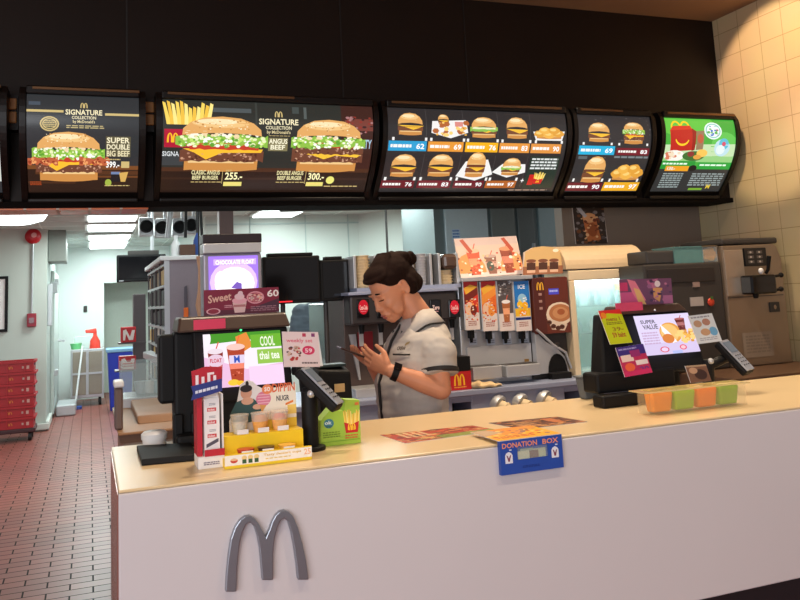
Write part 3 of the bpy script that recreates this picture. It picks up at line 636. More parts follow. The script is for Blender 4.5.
# ---- chilled display cabinet
YG = 4.48
x0, x1, z0, z1 = R(572, 269, 650, 375, YG)
t = thing('display_fridge', 'cream countertop fridge with a rounded lid and glowing glass door', 'fridge', ((x0+x1)/2, YG+.25, ZK))
a0, a1, b0, b1 = R(578, 279, 641, 375, YG); zb1 = PY(610, 279, YG).z
MB().box((x0, YG, zb1), (x1, YG+.3, z1)).build('header', 'cream', t, bevel=.006)
for u, v in ((x0, a0), (a1, x1)): MB().box((u, YG, ZK), (v, YG+.3, zb1)).build('side_frame', 'cream', t, bevel=.004)
MB().box((a0, YG+.25, ZK), (a1, YG+.3, zb1)).build('back_panel', mat('fridge_inside', (206, 232, 230), .5), t)
MB().box((a0, YG+.02, ZK), (a1, YG+.25, ZK+.03)).build('floor_panel', 'fridge_inside', t)
MB().box((a0, YG+.02, zb1-.03), (a1, YG+.25, zb1)).build('lamp', 'tube_glow', t)
zs = [PY(610, y, YG+.2).z for y in (304, 330)]
for z in zs: MB().box((a0, YG+.05, z-.006), (a1, YG+.25, z)).build('shelf', 'clear_plastic', t)
MB().box((a0, YG+.004, ZK), (a1, YG+.01, zb1)).build('glass_door', mat('fridge_glass', (170, 220, 224), .05, alpha=.22), t)
lid = [(x0+.0, 0)]; l0, l1, k0, k1 = R(565, 244, 645, 268, YG)
rr = (k1-k0)
ringp = [(YG+.27, k0)]+[(YG-.0+rr*(1-math.cos(q)), k0+rr*math.sin(q)) for q in [i*PI/2/8 for i in range(9)]]+[(YG+.27, k1)]
MB().prism([(l0, y, z) for y, z in ringp], (l1-l0, 0, 0)).build('rounded_lid', mat('lid_cream', (214, 188, 150), .4), t, bevel=.004)
MB().box((l0, YG+.01, z1), (l1, YG+.27, k0)).build('lid_joint', 'dark_grey', t)
ta = Art(18, 4); ta.text('snowmax', 0, 0, 18, 4, (90, 80, 70)); 
pz = PY(625, 271.5, YG)
MB().box((pz.x-.05, YG-.002, pz.z-.005), (pz.x+.02, YG+.001, pz.z+.003)).build('maker_mark', 'dark_grey', t)
r = random.Random(4)
for i in range(11):
    xx = a0+.03+(a1-a0-.06)*(i % 6)/5.2; zz = zs[0] if i < 6 else zs[1]
    bt = MB().lathe([(.001, 0), (.022, 0), (.022, .055), (.012, .075), (.012, .09), (.001, .09)], (xx, YG+.12+.04*(i % 2), zz), 12)
    o = bt.build('bottle', mat('pale_bottle', (196, 222, 226), .2), None, smooth=True); tag(o, 'pale bottle on a shelf behind the glass of the cream fridge', 'bottle', 'bottles in the cream fridge')
# ---- dark tall machine + steel soft serve machine
x0, x1, z0, z1 = R(649, 263, 728, 400, 4.2); x1 = PY(727, 300, 4.18).x-.004
t = thing('holding_cabinet', 'tall dark grey machine between the cream fridge and the soft serve machine', 'machine', ((x0+x1)/2, 4.75, ZK))
MB().box((x0, 4.2, ZK), (x1, 4.46, z1)).build('body', 'dark_grey', t, bevel=.01)
MB().box((x0+.02, 4.192, z1-.12), (x1-.06, 4.2, z1-.03)).build('front_plate', mat('dark_plate', (44, 40, 40), .35), t, bevel=.004)
for pa, ya, pb, yb, c in ((693, 276, 700, 287, (150, 126, 118)), (691, 297, 704, 306, (176, 166, 160))):
    s0, s1, u0, u1 = R(pa, ya, pb, yb, 4.19); MB().box((s0, 4.194, u0), (s1, 4.2, u1)).build('paper_label', mat('label%d' % ya, c, .7), t)
p = PY(711, 302, 4.192)
MB().ball(p, (.026, .008, .026)).build('apple_sticker', mat('apple_red', (206, 66, 40), .5), t, smooth=True)
MB().box((p.x-.004, p.y-.01, p.z+.018), (p.x+.012, p.y-.002, p.z+.034)).build('leaf', mat('leaf_green', (70, 110, 50), .5), t)
x0, x1, u0, u1 = R(646, 246, 676, 262, 4.24)
o = MB().box((x0, 4.24, z1+.001), (x1-.01, 4.44, z1+.085)).build('storage_tray', mat('tray_dark', (60, 58, 58), .5), None, bevel=.01); tag(o, 'dark box on top of the tall dark machine, left of the clear bin', 'box')
x0, x1, u0, u1 = R(674, 241, 703, 262, 4.23)
t = thing('clear_bin', 'empty teal-tinted clear bin on top of the tall dark machine', 'bin', ((x0+x1)/2, 4.7, z1))
def openbox(m, x0, x1, y0, y1, z0, z1, th=.004):
    m.box((x0, y0, z0), (x1, y1, z0+th)); m.box((x0, y0, z0+th), (x1, y0+th, z1)); m.box((x0, y1-th, z0+th), (x1, y1, z1)); m.box((x0, y0+th, z0+th), (x0+th, y1-th, z1)); m.box((x1-th, y0+th, z0+th), (x1, y1-th, z1)); return m
openbox(MB(), x0, x1, 4.23, 4.44, z1+.001, z1+.1).build('shell', mat('teal_plastic', (110, 160, 160), .15, alpha=.6), t)
MB().box((x0-.004, 4.225, z1+.1), (x1+.004, 4.445, z1+.106)).build('lid', 'teal_plastic', t)
x0, x1, u0, u1 = R(705, 240, 730, 262, 4.2)
x1 = min(x1, PY(727, 300, 4.18).x-.012)
t = thing('clear_bin', 'clear bin holding golden wafer cones beside the soft serve machine', 'bin', ((x0+x1)/2, 4.6, z1))
openbox(MB(), x0, x1, 4.21, 4.4, z1+.001, z1+.1).build('shell', 'clear_plastic', t)
MB().box((x0-.003, 4.207, z1+.1), (x1+.003, 4.403, z1+.106)).build('lid', mat('bin_lid', (120, 100, 70), .4), t)
for i in range(7):
    yy = 4.25+.06*(i % 2); zz = z1+.03+.014*(i//2); xx = x0+.012+.008*(i % 3)
    m = MB().cyl((xx, yy, zz), (xx+.085, yy, zz), .009, .022, 14)
    o = m.build('wafer_cone', mat('wafer', (226, 160, 70), .6, noise=.2, scale=120), None, smooth=True); tag(o, 'golden wafer cone lying in the clear bin by the soft serve machine', 'cone', 'wafer cones in the bin')
# soft serve machine
YS = 4.18
P = lambda x, y: PY(x, y, YS)
outl = [P(720, 240), P(771, 233), P(777, 240), P(787, 300), P(790, 366), P(733, 370), P(725, 300)]
zbase = ZK
t = thing('soft_serve_machine', 'brownish steel soft serve machine with black draw head by the tiled wall', 'soft serve machine', (PY(755, 365, YS).x, 4.5, zbase))
x0 = PY(727, 300, YS).x; x1 = min(PY(786, 300, YS).x, 4.35); zt = PY(750, 244, YS).z
MB().prism([(x0, YS, zbase), (x1+.0, YS, zbase), (x1, YS, zt-.1), (x1-.03, YS, zt-.02), (x1-.06, YS, zt), (x0, YS, zt-.005)], (0, .4, 0)).build('body', 'steel_brown', t, bevel=.008)
zs_ = PY(745, 297, YS).z
MB().box((x0+.01, YS-.003, zs_-.002), (x1-.02, YS+.002, zs_+.003)).build('panel_seam', 'dark_grey', t)
s0, s1, u0, u1 = R(722, 250, 744, 296, YS)
MB().box((x0+.005, YS-.008, u0), (s1, YS-.001, u1)).build('steel_door', mat('steel_light', (186, 172, 158), .3, metal=.7), t, bevel=.003)
MB().box((x0, YS-.004, zt), (x1-.02, YS+.4, zt+.04)).build('hopper_lid', 'dark_grey', t, bevel=.012)
s0, s1, u0, u1 = R(743, 248, 765, 266, YS)
a = Art(22, 18); a.rect(0, 0, 22, 18, (28, 24, 24))
for i in range(3):
    for j in range(2): a.rect(3+j*9, 2.5+i*5, 9+j*9, 5.5+i*5, (92, 84, 80)); a.ell(6+j*9, 4+i*5, 1, 1, (190, 180, 170))
pnl = MB().box((s0, YS-.014, u0), (s1, YS-.001, u1)).build('control_panel', 'black', t, bevel=.003)
a.build('panel_marks', flat((s0+.003, YS-.014, u1-.003), (s1-.003, YS-.014, u1-.003), (s0+.003, YS-.014, u0+.003), 22, 18), MATS['printed'], pnl, off=.001)
s0, s1, u0, u1 = R(746, 275, 771, 294, YS-.05)
MB().box((s0, YS-.1, u0), (s1, YS-.001, u1)).build('draw_head', 'black_gloss', t, bevel=.012)
MB().cyl((s0+.05, YS-.07, u0-.025), (s0+.05, YS-.07, u0), .014, .02).build('nozzle', 'black', t, smooth=True)
q = PY(766, 273, YS-.1); q2 = PY(769, 256, YS-.14)
MB().tube([q, q+Vector((0, -.02, .02)), q2], [.01, .011, .014]).build('draw_lever', 'black', t, smooth=True)
MB().ball(PY(761, 271, YS-.1), (.018, .014, .02)).build('lever_joint', 'white_plastic', t, smooth=True)
for ya, yb in ((277, 275), (291, 289)):
    A = PY(771, ya, YS-.05); B = PY(781, yb, YS-.05); m = MB().tube([A, B], .009); m.ball(B, .017, sub=2); m.build('knob', 'black', t, smooth=True)
s0, s1, u0, u1 = R(769, 302, 779, 312, YS); bd = MB().box((s0, YS-.008, u0), (s1, YS-.001, u1)).build('badge', 'dark_plate', t, bevel=.003)
MB().ball(((s0+s1)/2, YS-.01, (u0+u1)/2), (.011, .003, .015), sub=2).build('emblem', 'steel_brown', bd)
s0, s1, u0, u1 = R(743, 332, 773, 357, YS)
a = Art(30, 25); a.rect(0, 0, 30, 25, (150, 134, 118)); a.lines(3, 3, 27, 22, 6, (136, 120, 104), 3)
a.build('paper_notice', flat((s0, YS, u1), (s1, YS, u1), (s0, YS, u0), 30, 25), MATS['printed'], t, off=.002)
MB().box((x0+.01, YS+.02, zbase-.001), (x1-.01, YS+.38, zbase+.02)).build('foot', 'black', t)
# ledge under it
pz0 = PY(770, 366, 4.1).z
t = thing('side_ledge', 'dark brown ledge below the soft serve machine at the right wall', 'ledge', (3.9, 4.0, 0))
MB().box((PY(735, 375, 3.75).x, 3.75, ZK-.09), (4.34, 4.33, ZK-.002)).build('top', mat('ledge_brown', (96, 70, 52), .4), t, bevel=.006)
MB().box((PY(735, 375, 3.75).x+.02, 3.78, 0), (4.33, 4.31, ZK-.09)).build('cabinet', 'black', t)
# ---- poster on the grey wall
tl = PY(572, 204, 5.03); tr = PY(603, 204, 5.03); bl = PY(576, 244, 5.03); brr = PY(608, 242, 5.03)
a = Art(32, 40); a.rect(0, 0, 32, 40, (52, 38, 34)); a.specks(0, 0, 32, 40, 60, 2, [(90, 80, 84), (30, 24, 24), (140, 130, 130), (120, 70, 40)], 3)
a.poly([(9, 12), (22, 10), (26, 36), (12, 38)], (196, 110, 60)); a.ell(16, 14, 7, 5, (224, 160, 110)); a.ell(18, 26, 5, 7, (160, 80, 40)); a.poly([(2, 2), (6, 1), (14, 12), (11, 14)], (196, 190, 196)); a.specks(8, 12, 26, 38, 26, 1.6, [(240, 190, 140), (120, 50, 30)], 9)
o = MB().prism([bl, brr, tr, tl], (0, .008, 0)).build('wall_poster', 'card_back'); tag(o, 'dark poster of a brown iced drink on the grey wall', 'poster')
for v in o.data.vertices: pass
a.build('poster_picture', flat(tl, tr, bl, 32, 40), MATS['printed'], o, off=.003)
# ---- soda fountain behind the person
YV = 4.5
x0 = PY(350, 330, YV).x; x1 = PY(457, 330, YV).x; zt = PY(410, 291, YV).z; zd = PY(410, 322, YV).z
t = thing('soda_fountain', 'dark soda fountain with red and black valve badges behind the person', 'soda fountain', ((x0+x1)/2, YV+.25, ZK))
MB().box((x0, YV+.12, ZK), (x1, YV+.5, zt)).build('body', mat('brown_steel', (92, 78, 74), .35, metal=.4), t, bevel=.004)
MB().box((x0, YV-.02, zd), (x1, YV+.12, zt-.01)).build('valve_housing', mat('housing', (50, 46, 48), .4), t, bevel=.012)
MB().box((x0-.01, YV-.03, zt-.01), (x1+.01, YV+.5, zt+.008)).build('top_shelf', 'steel_blue', t, bevel=.003)
MB().box((x0, YV-.06, ZK), (x1, YV+.12, ZK+.05)).build('drip_tray', 'steel', t, bevel=.004)
for px, c, tx in ((363.5, (214, 22, 52), 'Coca-Cola'), (383, (28, 50, 90), 'Cola'), (436, (26, 26, 34), 'Zero'), (455.5-.8, (220, 24, 54), 'Coca-Cola')):
    p = PY(px, 308, YV-.03); a = Art(20, 24)
    a.ell(10, 12, 9, 11, c, 20); a.text(tx, 3, 9, 17, 16, (255, 225, 225)); a.lines(5, 18, 15, 19.5, 1, (240, 180, 190), 3)
    vb = MB().box((p.x-.036, YV-.028, p.z-.055), (p.x+.036, YV-.019, p.z+.05)).build('valve_badge', 'black_gloss', t, bevel=.004)
    a.build('badge_print', flat((p.x-.033, YV-.028, p.z+.05), (p.x+.033, YV-.028, p.z+.05), (p.x-.033, YV-.028, p.z-.04), 20, 24), MATS['printed_gloss'], vb, off=.001)
    MB().cyl((p.x, YV+.02, zd-.05), (p.x, YV+.02, zd), .013, .018).build('nozzle', 'black', t)
    MB().box((p.x-.012, YV+.03, zd-.12), (p.x+.012, YV+.04, zd-.01)).build('lever', 'steel', t)
p = PY(366, 344, YV+.1)
MB().box((p.x-.045, YV+.105, p.z-.09), (p.x+.045, YV+.119, p.z+.07)).build('red_panel', mat('cola_red', (150, 26, 40), .4), t)
MB().prism([(p.x-.1, YV+.1, p.z+.06), (p.x-.05, YV+.1, p.z-.2), (p.x-.04, YV+.1, p.z-.2), (p.x-.06, YV+.1, p.z+.06)], (0, .015, 0)).build('steel_strut', 'steel', t)
# cup shelf unit above
zc0 = zt+.01; zc1 = PY(410, 254, YV).z
xa = PY(356, 270, YV).x; xb = PY(460, 270, YV).x
t = thing('cup_rack', 'steel cup rack standing on the soda fountain behind the hair bun', 'cup rack', ((xa+xb)/2, YV+.2, zc0))
MB().box((xa, YV+.2, zc0), (xb, YV+.3, zc1)).build('back_panel', 'steel_brown', t)
MB().box((xa, YV, zc0-.001), (xb, YV+.2, zc0+.02)).build('base', 'steel_blue', t)
for px in (356, 377, 402, 414, 432.5, 441, 459):
    x = PY(px, 270, YV).x; MB().box((x-.008, YV+.02, zc0+.02), (x+.008, YV+.2, zc1)).build('divider', 'steel', t, bevel=.002)
MB().box((PY(433, 270, YV).x, YV+.1, zc0+.02), (PY(441, 270, YV).x, YV+.12, zc1)).build('dark_slot', 'black', t)
MB().box((PY(444, 270, YV).x, YV+.0, zc0+.11), (PY(458, 270, YV).x, YV+.16, zc1-.005)).build('dark_cover', mat('smoke', (84, 64, 54), .2), t, bevel=.02)
for px, w, cc, lb in ((366, .045, 'cup_paper', 'stack of beige paper cups at the left end of the cup rack'), (407, .036, 'cup_paper', 'stack of beige paper cups in the rack right behind the hair bun'), (425, .036, 'lid_clear', 'tall grey stack of plastic cups in the rack, right of the hair bun'), (450, .044, 'cup_paper', 'stack of beige cups under the dark cover at the right end of the rack')):
    if cc == 'lid_clear': mat('lid_clear', (190, 190, 194), .2)
    x = PY(px, 270, YV).x; z = zc0+.021; pr = [(.001, z)]
    n = 11 if px != 450 else 5
    for i in range(n): zz = z+i*.017; pr += [(w*.8, zz), (w*.86, zz+.012), (w, zz+.013), (w, zz+.0165)]
    pr += [(w*.9, pr[-1][1]), (.001, pr[-1][1])]
    if px == 366: pr = [(r_, z_) for r_, z_ in pr]
    o = MB().lathe(pr, (x, YV+.07, 0), 20).build('cup_stack', MATS[cc], None, smooth=True); tag(o, lb, 'cups')
# red carton with the arches on the back counter
x0, x1, u0, u1 = R(444, 357, 471, 388, YC+.03)
t = thing('carton', 'red carton with golden arches and black top on the back counter', 'box', ((x0+x1)/2, YC+.1, ZK))
zmid = u0+(u1-u0)*.52
x0 -= .04
MB().box((x0, YC+.03, ZK), (x1, YC+.13, zmid)).build('red_body', 'red', t, bevel=.002)
MB().box((x0, YC+.03, zmid), (x1, YC+.13, u1)).build('black_lid', 'black', t, bevel=.002)
a = Art(30, 16); a.rect(.5, .3, 29.5, 15.7, (196, 28, 34)); golden_m(a, 14, 2, 24, 12, (250, 190, 40)); a.lines(14, 13, 25, 14.5, 1, (240, 180, 60), 2); a.text('ca', 3, 6, 9, 11, (250, 240, 240))
a.build('box_print', flat((x0, YC+.03, zmid), (x1, YC+.03, zmid), (x0, YC+.03, ZK), 30, 16), MATS['printed'], t, off=.002)
# crumpled beige cloth
m = MB(); p = PY(484, 384, YC+.04); m.ball((p.x, YC+.04, ZK+.014), (.075, .05, .018)).ball((p.x-.05, YC+.04, ZK+.02), (.04, .035, .022)).ball((p.x+.06, YC+.03, ZK+.01), (.05, .03, .01))
for v in m.bm.verts: v.co.z = max(ZK+.001, v.co.z+.006*math.sin(v.co.x*90)*math.cos(v.co.y*80))
o = m.build('cloth', mat('cloth_beige', (214, 186, 140), .8, bump=.4), None, smooth=True); tag(o, 'crumpled beige cloth on the steel counter beside the red carton', 'cloth')
# ============================================================ service counter
mat('counter_white', (214, 208, 211), .28, noise=.015, scale=4, coat=.2); mat('counter_cream', (226, 200, 156), .3, noise=.03, scale=12); mat('tan_board', (160, 118, 80), .5, noise=.08, scale=8)
mat('brushed_m', (150, 154, 164), .34, metal=.75, noise=.05); mat('yellow', (244, 206, 30), .45); mat('white_card', (238, 234, 232), .6); mat('green_card', (168, 206, 70), .55)
ZT_ = 1.05; YFr = 2.25; YBk = 2.955; XL = .068; XR = 4.34
o = MB().box((XL, YFr, .5), (XR, YBk, ZT_-.008)).build('service_counter', 'counter_white', bevel=.004)
tag(o, 'long pale lilac-white service counter front with the steel arches', 'counter')
MB().box((XL-.003, YFr+.01, .02), (XL, YBk-.01, ZT_-.009)).build('end_panel', mat('end_steel_reflection', (176, 120, 110), .25, metal=.6), o, label='glossy end panel coloured by the floor reflection')  # red floor reflection put into the steel colour
o2 = MB().box((XL+.04, YFr+.07, 0), (XR, YBk-.02, .499)).build('counter_plinth', mat('plinth_dark', (30, 24, 30), .5), None); o2.parent = o
o = MB().box((XL, YFr+.006, ZT_-.0075), (XR, YBk+.01, ZT_)).build('countertop', 'counter_cream', None, bevel=.003); tag(o, 'warm cream top slab of the service counter', 'countertop')
# steel golden-arch emblem on the counter front
def mpt(cx, cy, Y=YFr): p = PY(200+cx/5.454, 490+cy/5.454, Y); return Vector((p.x, Y, p.z))
outer = [(133, 545), (138, 450), (148, 350), (162, 260), (185, 195), (212, 155), (240, 135), (265, 132), (292, 148), (315, 178), (335, 215), (353, 248), (372, 205), (385, 165), (405, 130), (428, 108), (452, 103), (478, 112), (503, 140), (528, 200), (550, 280), (570, 370), (585, 480)]
inner = [(525, 480), (518, 400), (505, 310), (490, 225), (472, 165), (452, 146), (432, 160), (415, 200), (400, 260), (392, 340), (392, 482), (332, 482), (326, 400), (318, 310), (305, 240), (288, 190), (266, 168), (245, 180), (226, 220), (212, 280), (202, 360), (196, 450), (193, 545)]
m = MB().prism([mpt(x, y)+Vector((0, -.018, 0)) for x, y in outer+inner], (0, .0175, 0))
o = m.build('arches_emblem', 'brushed_m', None, bevel=.003); o.parent = bpy.data.objects['service_counter']; o['label'] = 'brushed steel double-arch emblem on the counter front'
# donation box
TLd, TRd = PY(499.5, 442, YFr-.016), PY(561.5, 434, YFr-.016); BLd = PY(500.5, 476, YFr-.016)
x0, x1 = TLd.x, TRd.x; z1 = (TLd.z+TRd.z)/2; z0 = BLd.z
t = thing('donation_box', 'blue donation box hung on the counter front edge', 'donation box', ((x0+x1)/2, YFr-.03, z0))
th = .003; W = x1-x0; H = z1-z0
wx0, wx1, wz0, wz1 = x0+W*.27, x0+W*.76, z0+H*.4, z0+H*.76
bl = mat('donation_blue', (36, 76, 168), .45)
m = MB(); YD0 = YFr-.016
for a_, b_ in (((x0, YD0, z0), (x1, YD0+th, wz0)), ((x0, YD0, wz1), (x1, YD0+th, z1)), ((x0, YD0, wz0), (wx0, YD0+th, wz1)), ((wx1, YD0, wz0), (x1, YD0+th, wz1)),
               ((x0, YD0+th, z0), (x0+th, YFr-.001, z1)), ((x1-th, YD0+th, z0), (x1, YFr-.001, z1)), ((x0+th, YFr-.005, z0), (x1-th, YFr-.001, z1)), ((x0+th, YD0+th, z0), (x1-th, YFr-.005, z0+th)), ((x0+th, YD0+th, z1-th), (x1-th, YFr-.005, z1))): m.box(a_, b_)
m.build('box_shell', bl, t)
MB().box((wx0-.002, YD0+th+.0005, wz0-.002), (wx1+.002, YD0+th+.0015, wz1+.002)).build('window_pane', 'clear_plastic', t)
a = Art(62, 38); a.text('DONATION', 2, 2.6, 36.5, 8.6, (240, 150, 110)); a.text('BOX', 42, 2.6, 58, 8.6, (240, 150, 110)); a.lines(21, 30, 38, 33, 2, (28, 54, 130), 3)
for cx in (8, 54):
    a.poly([(cx-3.6, 16.5), (cx-2.4, 14), (cx, 12.6), (cx+2.4, 14), (cx+3.6, 16.5), (cx+3.6, 25.5), (cx-3.6, 25.5)], (232, 232, 240)); a.poly([(cx-2.4, 16), (cx-1, 17), (cx, 20), (cx+1, 17), (cx+2.4, 16), (cx+1.4, 20), (cx+.8, 23.5), (cx-.8, 23.5), (cx-1.4, 20)], (130, 60, 84)); a.rect(cx+.6, 10, cx+3, 11.4, (214, 220, 236))
a.build('box_print', flat((x0, YD0, z1), (x1, YD0, z1), (x0, YD0, z0), 62, 38), MATS['printed'], t, off=.0008)
for i, (u, v, c) in enumerate(((.2, .3, (196, 196, 160)), (.5, .25, (120, 80, 50)), (.75, .4, (186, 190, 150)), (.35, .5, (170, 180, 150)))):
    px_ = wx0+(wx1-wx0)*u; o = MB().box((px_-.022, YD0+.005+.0012*i, wz0-.012), (px_+.022, YD0+.0058+.0012*i, wz0+.028*(.5+v)), Matrix.Identity(4)).build('banknote', mat('note%d' % i, c, .8), None)
    tag(o, 'folded pale banknote behind the window of the donation box', 'banknote', 'banknotes in the donation box')
sheet = MB().box((x0-.004, YD0, z1+.0005), (x1, YD0+.19, z1+.002)).build('donation_sheet', 'white_card', None); tag(sheet, 'orange and yellow leaflet lying on the donation box and counter edge', 'leaflet')
a = Art(60, 40); a.rect(0, 0, 60, 40, (236, 150, 50)); a.poly([(0, 20), (30, 26), (60, 6), (60, 40), (0, 40)], (244, 178, 40)); a.specks(2, 6, 58, 34, 40, 2.2, [(214, 90, 50), (250, 210, 120), (150, 110, 110)], 6); a.poly([(0, 0), (14, 0), (22, 14), (0, 22)], (200, 170, 140)); a.lines(4, 28, 40, 36, 2, (200, 60, 40), 3)
a.build('leaflet_print', flat((x0-.004, YD0+.19, z1+.002), (x1, YD0+.19, z1+.002), (x0-.004, YD0, z1+.002), 60, 40, (0, 0, 1)), MATS['printed'], sheet, off=.0005)
# tray liners on the counter
for k, (q, lb) in enumerate(((((380, 435), (405.5, 443.4), (499.7, 430.4), (472, 425.5)), 'red and green printed tray mat flat on the counter, left one'), (((488.4, 423), (522.5, 429.4), (587.5, 421.6), (556.6, 416.7)), 'brown printed tray mat flat on the counter, right one behind the donation box'))):
    A, B, C_, D = [PZ(x, y, ZT_+.0015) for x, y in q]
    o = MB().prism([p-Vector((0, 0, .0012)) for p in (A, B, C_, D)], (0, 0, .0012)).build('tray_mat', 'white_card', None); tag(o, lb, 'mat')
    a = Art(80, 40); cs = (((176, 60, 40), [(200, 70, 50), (120, 40, 30), (230, 150, 90), (80, 40, 30), (220, 190, 120)]), ((92, 50, 38), [(60, 30, 26), (150, 80, 50), (200, 140, 80), (40, 24, 22)]))[k]
    a.rect(0, 0, 80, 40, cs[0]); a.specks(1, 1, 79, 39, 170, 3, cs[1], 7+k)
    if k == 0: a.rect(54, 0, 80, 24, (140, 150, 70)); a.specks(54, 1, 79, 24, 30, 2, [(170, 180, 90), (110, 120, 50)], 3); a.lines(6, 24, 48, 36, 4, (230, 200, 160), 3)
    else: a.poly([(10, 6), (60, 8), (56, 14), (12, 13)], (190, 110, 60)); a.lines(20, 24, 70, 34, 3, (200, 150, 100), 5)
    a.build('mat_print', (lambda x, y, z, D=D, C_=C_, A=A, B=B: ((D*(1-x/80)+C_*(x/80))*(1-y/40)+(A*(1-x/80)+B*(x/80))*(y/40))+Vector((0, 0, z))), MATS['printed'], o, off=.0004)

# ------------------------------------------------- leaflet stand
YS1 = 2.40
x0, x1, z0_, z1_ = R(197.5, 367, 224, 470, YS1); z0_ = ZT_
t = thing('leaflet_stand', 'tall red and white leaflet stand with blue ribbon at the left of the counter', 'leaflet stand', ((x0+x1)/2, YS1+.04, ZT_))
zb_ = PY(212, 456, YS1).z
MB().box((x0, YS1, ZT_), (x1, YS1+.09, zb_)).build('base', 'white_card', t, bevel=.002)
zt_ = PY(212, 395, YS1).z
MB().box((x0, YS1+.012, zb_), (x0+.014, YS1+.09, zt_)).build('side_panel', mat('stand_red', (190, 26, 48), .5), t)
MB().box((x1-.004, YS1+.012, zb_), (x1, YS1+.09, zt_)).build('side_panel', 'white_card', t)
MB().box((x0+.014, YS1+.08, zb_), (x1-.004, YS1+.09, zt_+.02)).build('back_panel', 'white_card', t)
for i in range(4):
    o = MB().box((x0+.02, YS1+.018+.012*i, zb_+.001), (x1-.01, YS1+.022+.012*i, zt_-.012+.006*i)).build('leaflet', 'white_card', None); tag(o, 'white leaflet with small red marks in the red and white stand', 'leaflet', 'leaflets in the stand')
    if i == 0:
        a = Art(24, 62); a.rect(0, 0, 24, 62, (240, 236, 236))
        for y in (5, 19, 34): a.lines(8, y, 18, y+3, 2, (150, 150, 160), y); a.rect(5, y+5, 19, y+9, (206, 44, 50)); a.text('ticket', 6, y+5.6, 17, y+8.4, (250, 230, 230))
        a.poly([(3, 50), (22, 44), (22, 48), (3, 54)], (90, 84, 96)); a.lines(4, 56, 20, 60, 2, (170, 166, 170), 3)
        a.build('leaflet_print', flat((x0+.02, YS1+.018, zt_-.012), (x1-.01, YS1+.018, zt_-.012), (x0+.02, YS1+.018, zb_), 24, 62), MATS['printed'], o, off=.0006)
zr0, zr1 = PY(207, 386, YS1).z, PY(207, 368, YS1).z; xa_, xb_ = PY(191.5, 377, YS1).x, PY(221, 377, YS1).x
sg = MB().prism([(xa_+.003, YS1, zr0-.01), (xb_, YS1, zr0+.003), (xb_+.003, YS1, zr1-.0), (xa_+.04, YS1, zr1+.004), (xa_, YS1, zr1-.006)], (0, .004, 0)).build('header_sign', 'stand_red', t)
a = Art(30, 18); a.multi([[(4, 6), (7, 6), (7, 17), (4, 17)], [(10, 8), (13, 8), (13, 17), (10, 17)], [(7, 15), (10, 15), (10, 17), (7, 17)], [(16, 5), (19, 5), (19, 17), (16, 17)], [(22, 8), (25, 8), (25, 16), (22, 16)], [(19, 5), (23, 5), (23, 7), (19, 7)]], (248, 232, 236))
a.build('header_lettering', flat((xa_, YS1, zr1), (xb_, YS1, zr1+.004), (xa_, YS1, zr0-.006), 30, 18), MATS['printed'], sg, off=.001)
A = PY(191, 388, YS1-.005); B = PY(222, 380, YS1-.005)
rb = MB().prism([A+Vector((0, 0, .004)), B+Vector((0, 0, .004)), B-Vector((0, 0, .03)), A-Vector((0, 0, .034)), A-Vector((-.006, 0, .015))], (0, .005, 0)).build('ribbon', mat('ribbon_blue', (38, 52, 130), .5), t)
a = Art(30, 12); a.lines(4, 4, 26, 9, 1, (220, 224, 240), 3)
a.build('ribbon_lettering', flat(A+Vector((0, -.0, .0)), B, A-Vector((0, 0, .034)), 30, 12, (0, -1, 0)), MATS['printed'], rb, off=.001)
st = MB().box((x0+.018, YS1-.003, zb_+.0), (x1-.0, YS1-.0005, zb_+.018)).build('red_band', 'stand_red', t)
a = Art(22, 12); a.lines(2, 2, 20, 9, 2, (120, 110, 130), 6)
a.build('base_print', flat((x0+.01, YS1, zb_-.012), (x1-.01, YS1, zb_-.012), (x0+.01, YS1, ZT_+.004), 22, 12), MATS['printed'], t, off=.001)

# ------------------------------------------------- yellow tiered dessert display
YT = 2.36
A = PY(224.6, 455, YT); B = PY(311.5, 446, YT); x0, x1 = A.x, B.x; zl = (A.z+B.z)/2
t = thing('dessert_display', 'yellow two-step cardboard display of dessert cups with a white header card', 'display', ((x0+x1)/2, YT+.08, ZT_))
YU = YT+.065; zu = (PY(222.5, 436.7, YU).z+PY(302.7, 429, YU).z)/2
MB().box((x0, YT, ZT_), (x1, YT+.004, zl)).build('front_strip', 'yellow', t)
MB().box((x0, YT+.004, ZT_), (x1, YU, zl-.014)).build('lower_step', 'yellow', t, bevel=.001)
ux1 = PY(303.3, 436, YU).x; ux0 = PY(222.5, 440, YU).x
MB().box((ux0, YU, ZT_), (ux1, YU+.075, zu)).build('upper_step', 'yellow', t, bevel=.001)
a = Art(87, 15); a.rect(0, 1, 87, 12, (244, 240, 232)); a.rect(0, 12, 87, 15, (240, 206, 40)); a.text('Tasty dessert cups', 38, 3, 76, 6.4, (214, 170, 60)); a.lines(40, 8, 66, 10, 1, (220, 190, 90), 3); a.text('25', 79, 2.5, 86, 9, (240, 180, 140))
a.ell(9, 7, 3.6, 2.6, (200, 70, 50)); a.ell(9, 5.8, 3.6, 1.2, (230, 190, 150))
for x in (19, 25, 31): a.ell(x, 5, 2.6, 2.6, (236, 206, 140)); a.rect(x-2, 6.6, x+2, 11, [(60, 110, 60), (50, 90, 50), (60, 80, 60)][int(x) % 3])
a.build('strip_print', flat((x0, YT, zl), (x1, YT, zl), (x0, YT, ZT_+.001), 87, 15), MATS['printed'], t, off=.001)
YH = YU+.078
hx0, hx1 = PY(229, 400, YH).x, PY(296, 400, YH).x; zh0 = ZT_; zh1 = PY(270, 388, YH).z; zh2 = PY(247, 380, YH).z
W = hx1-hx0
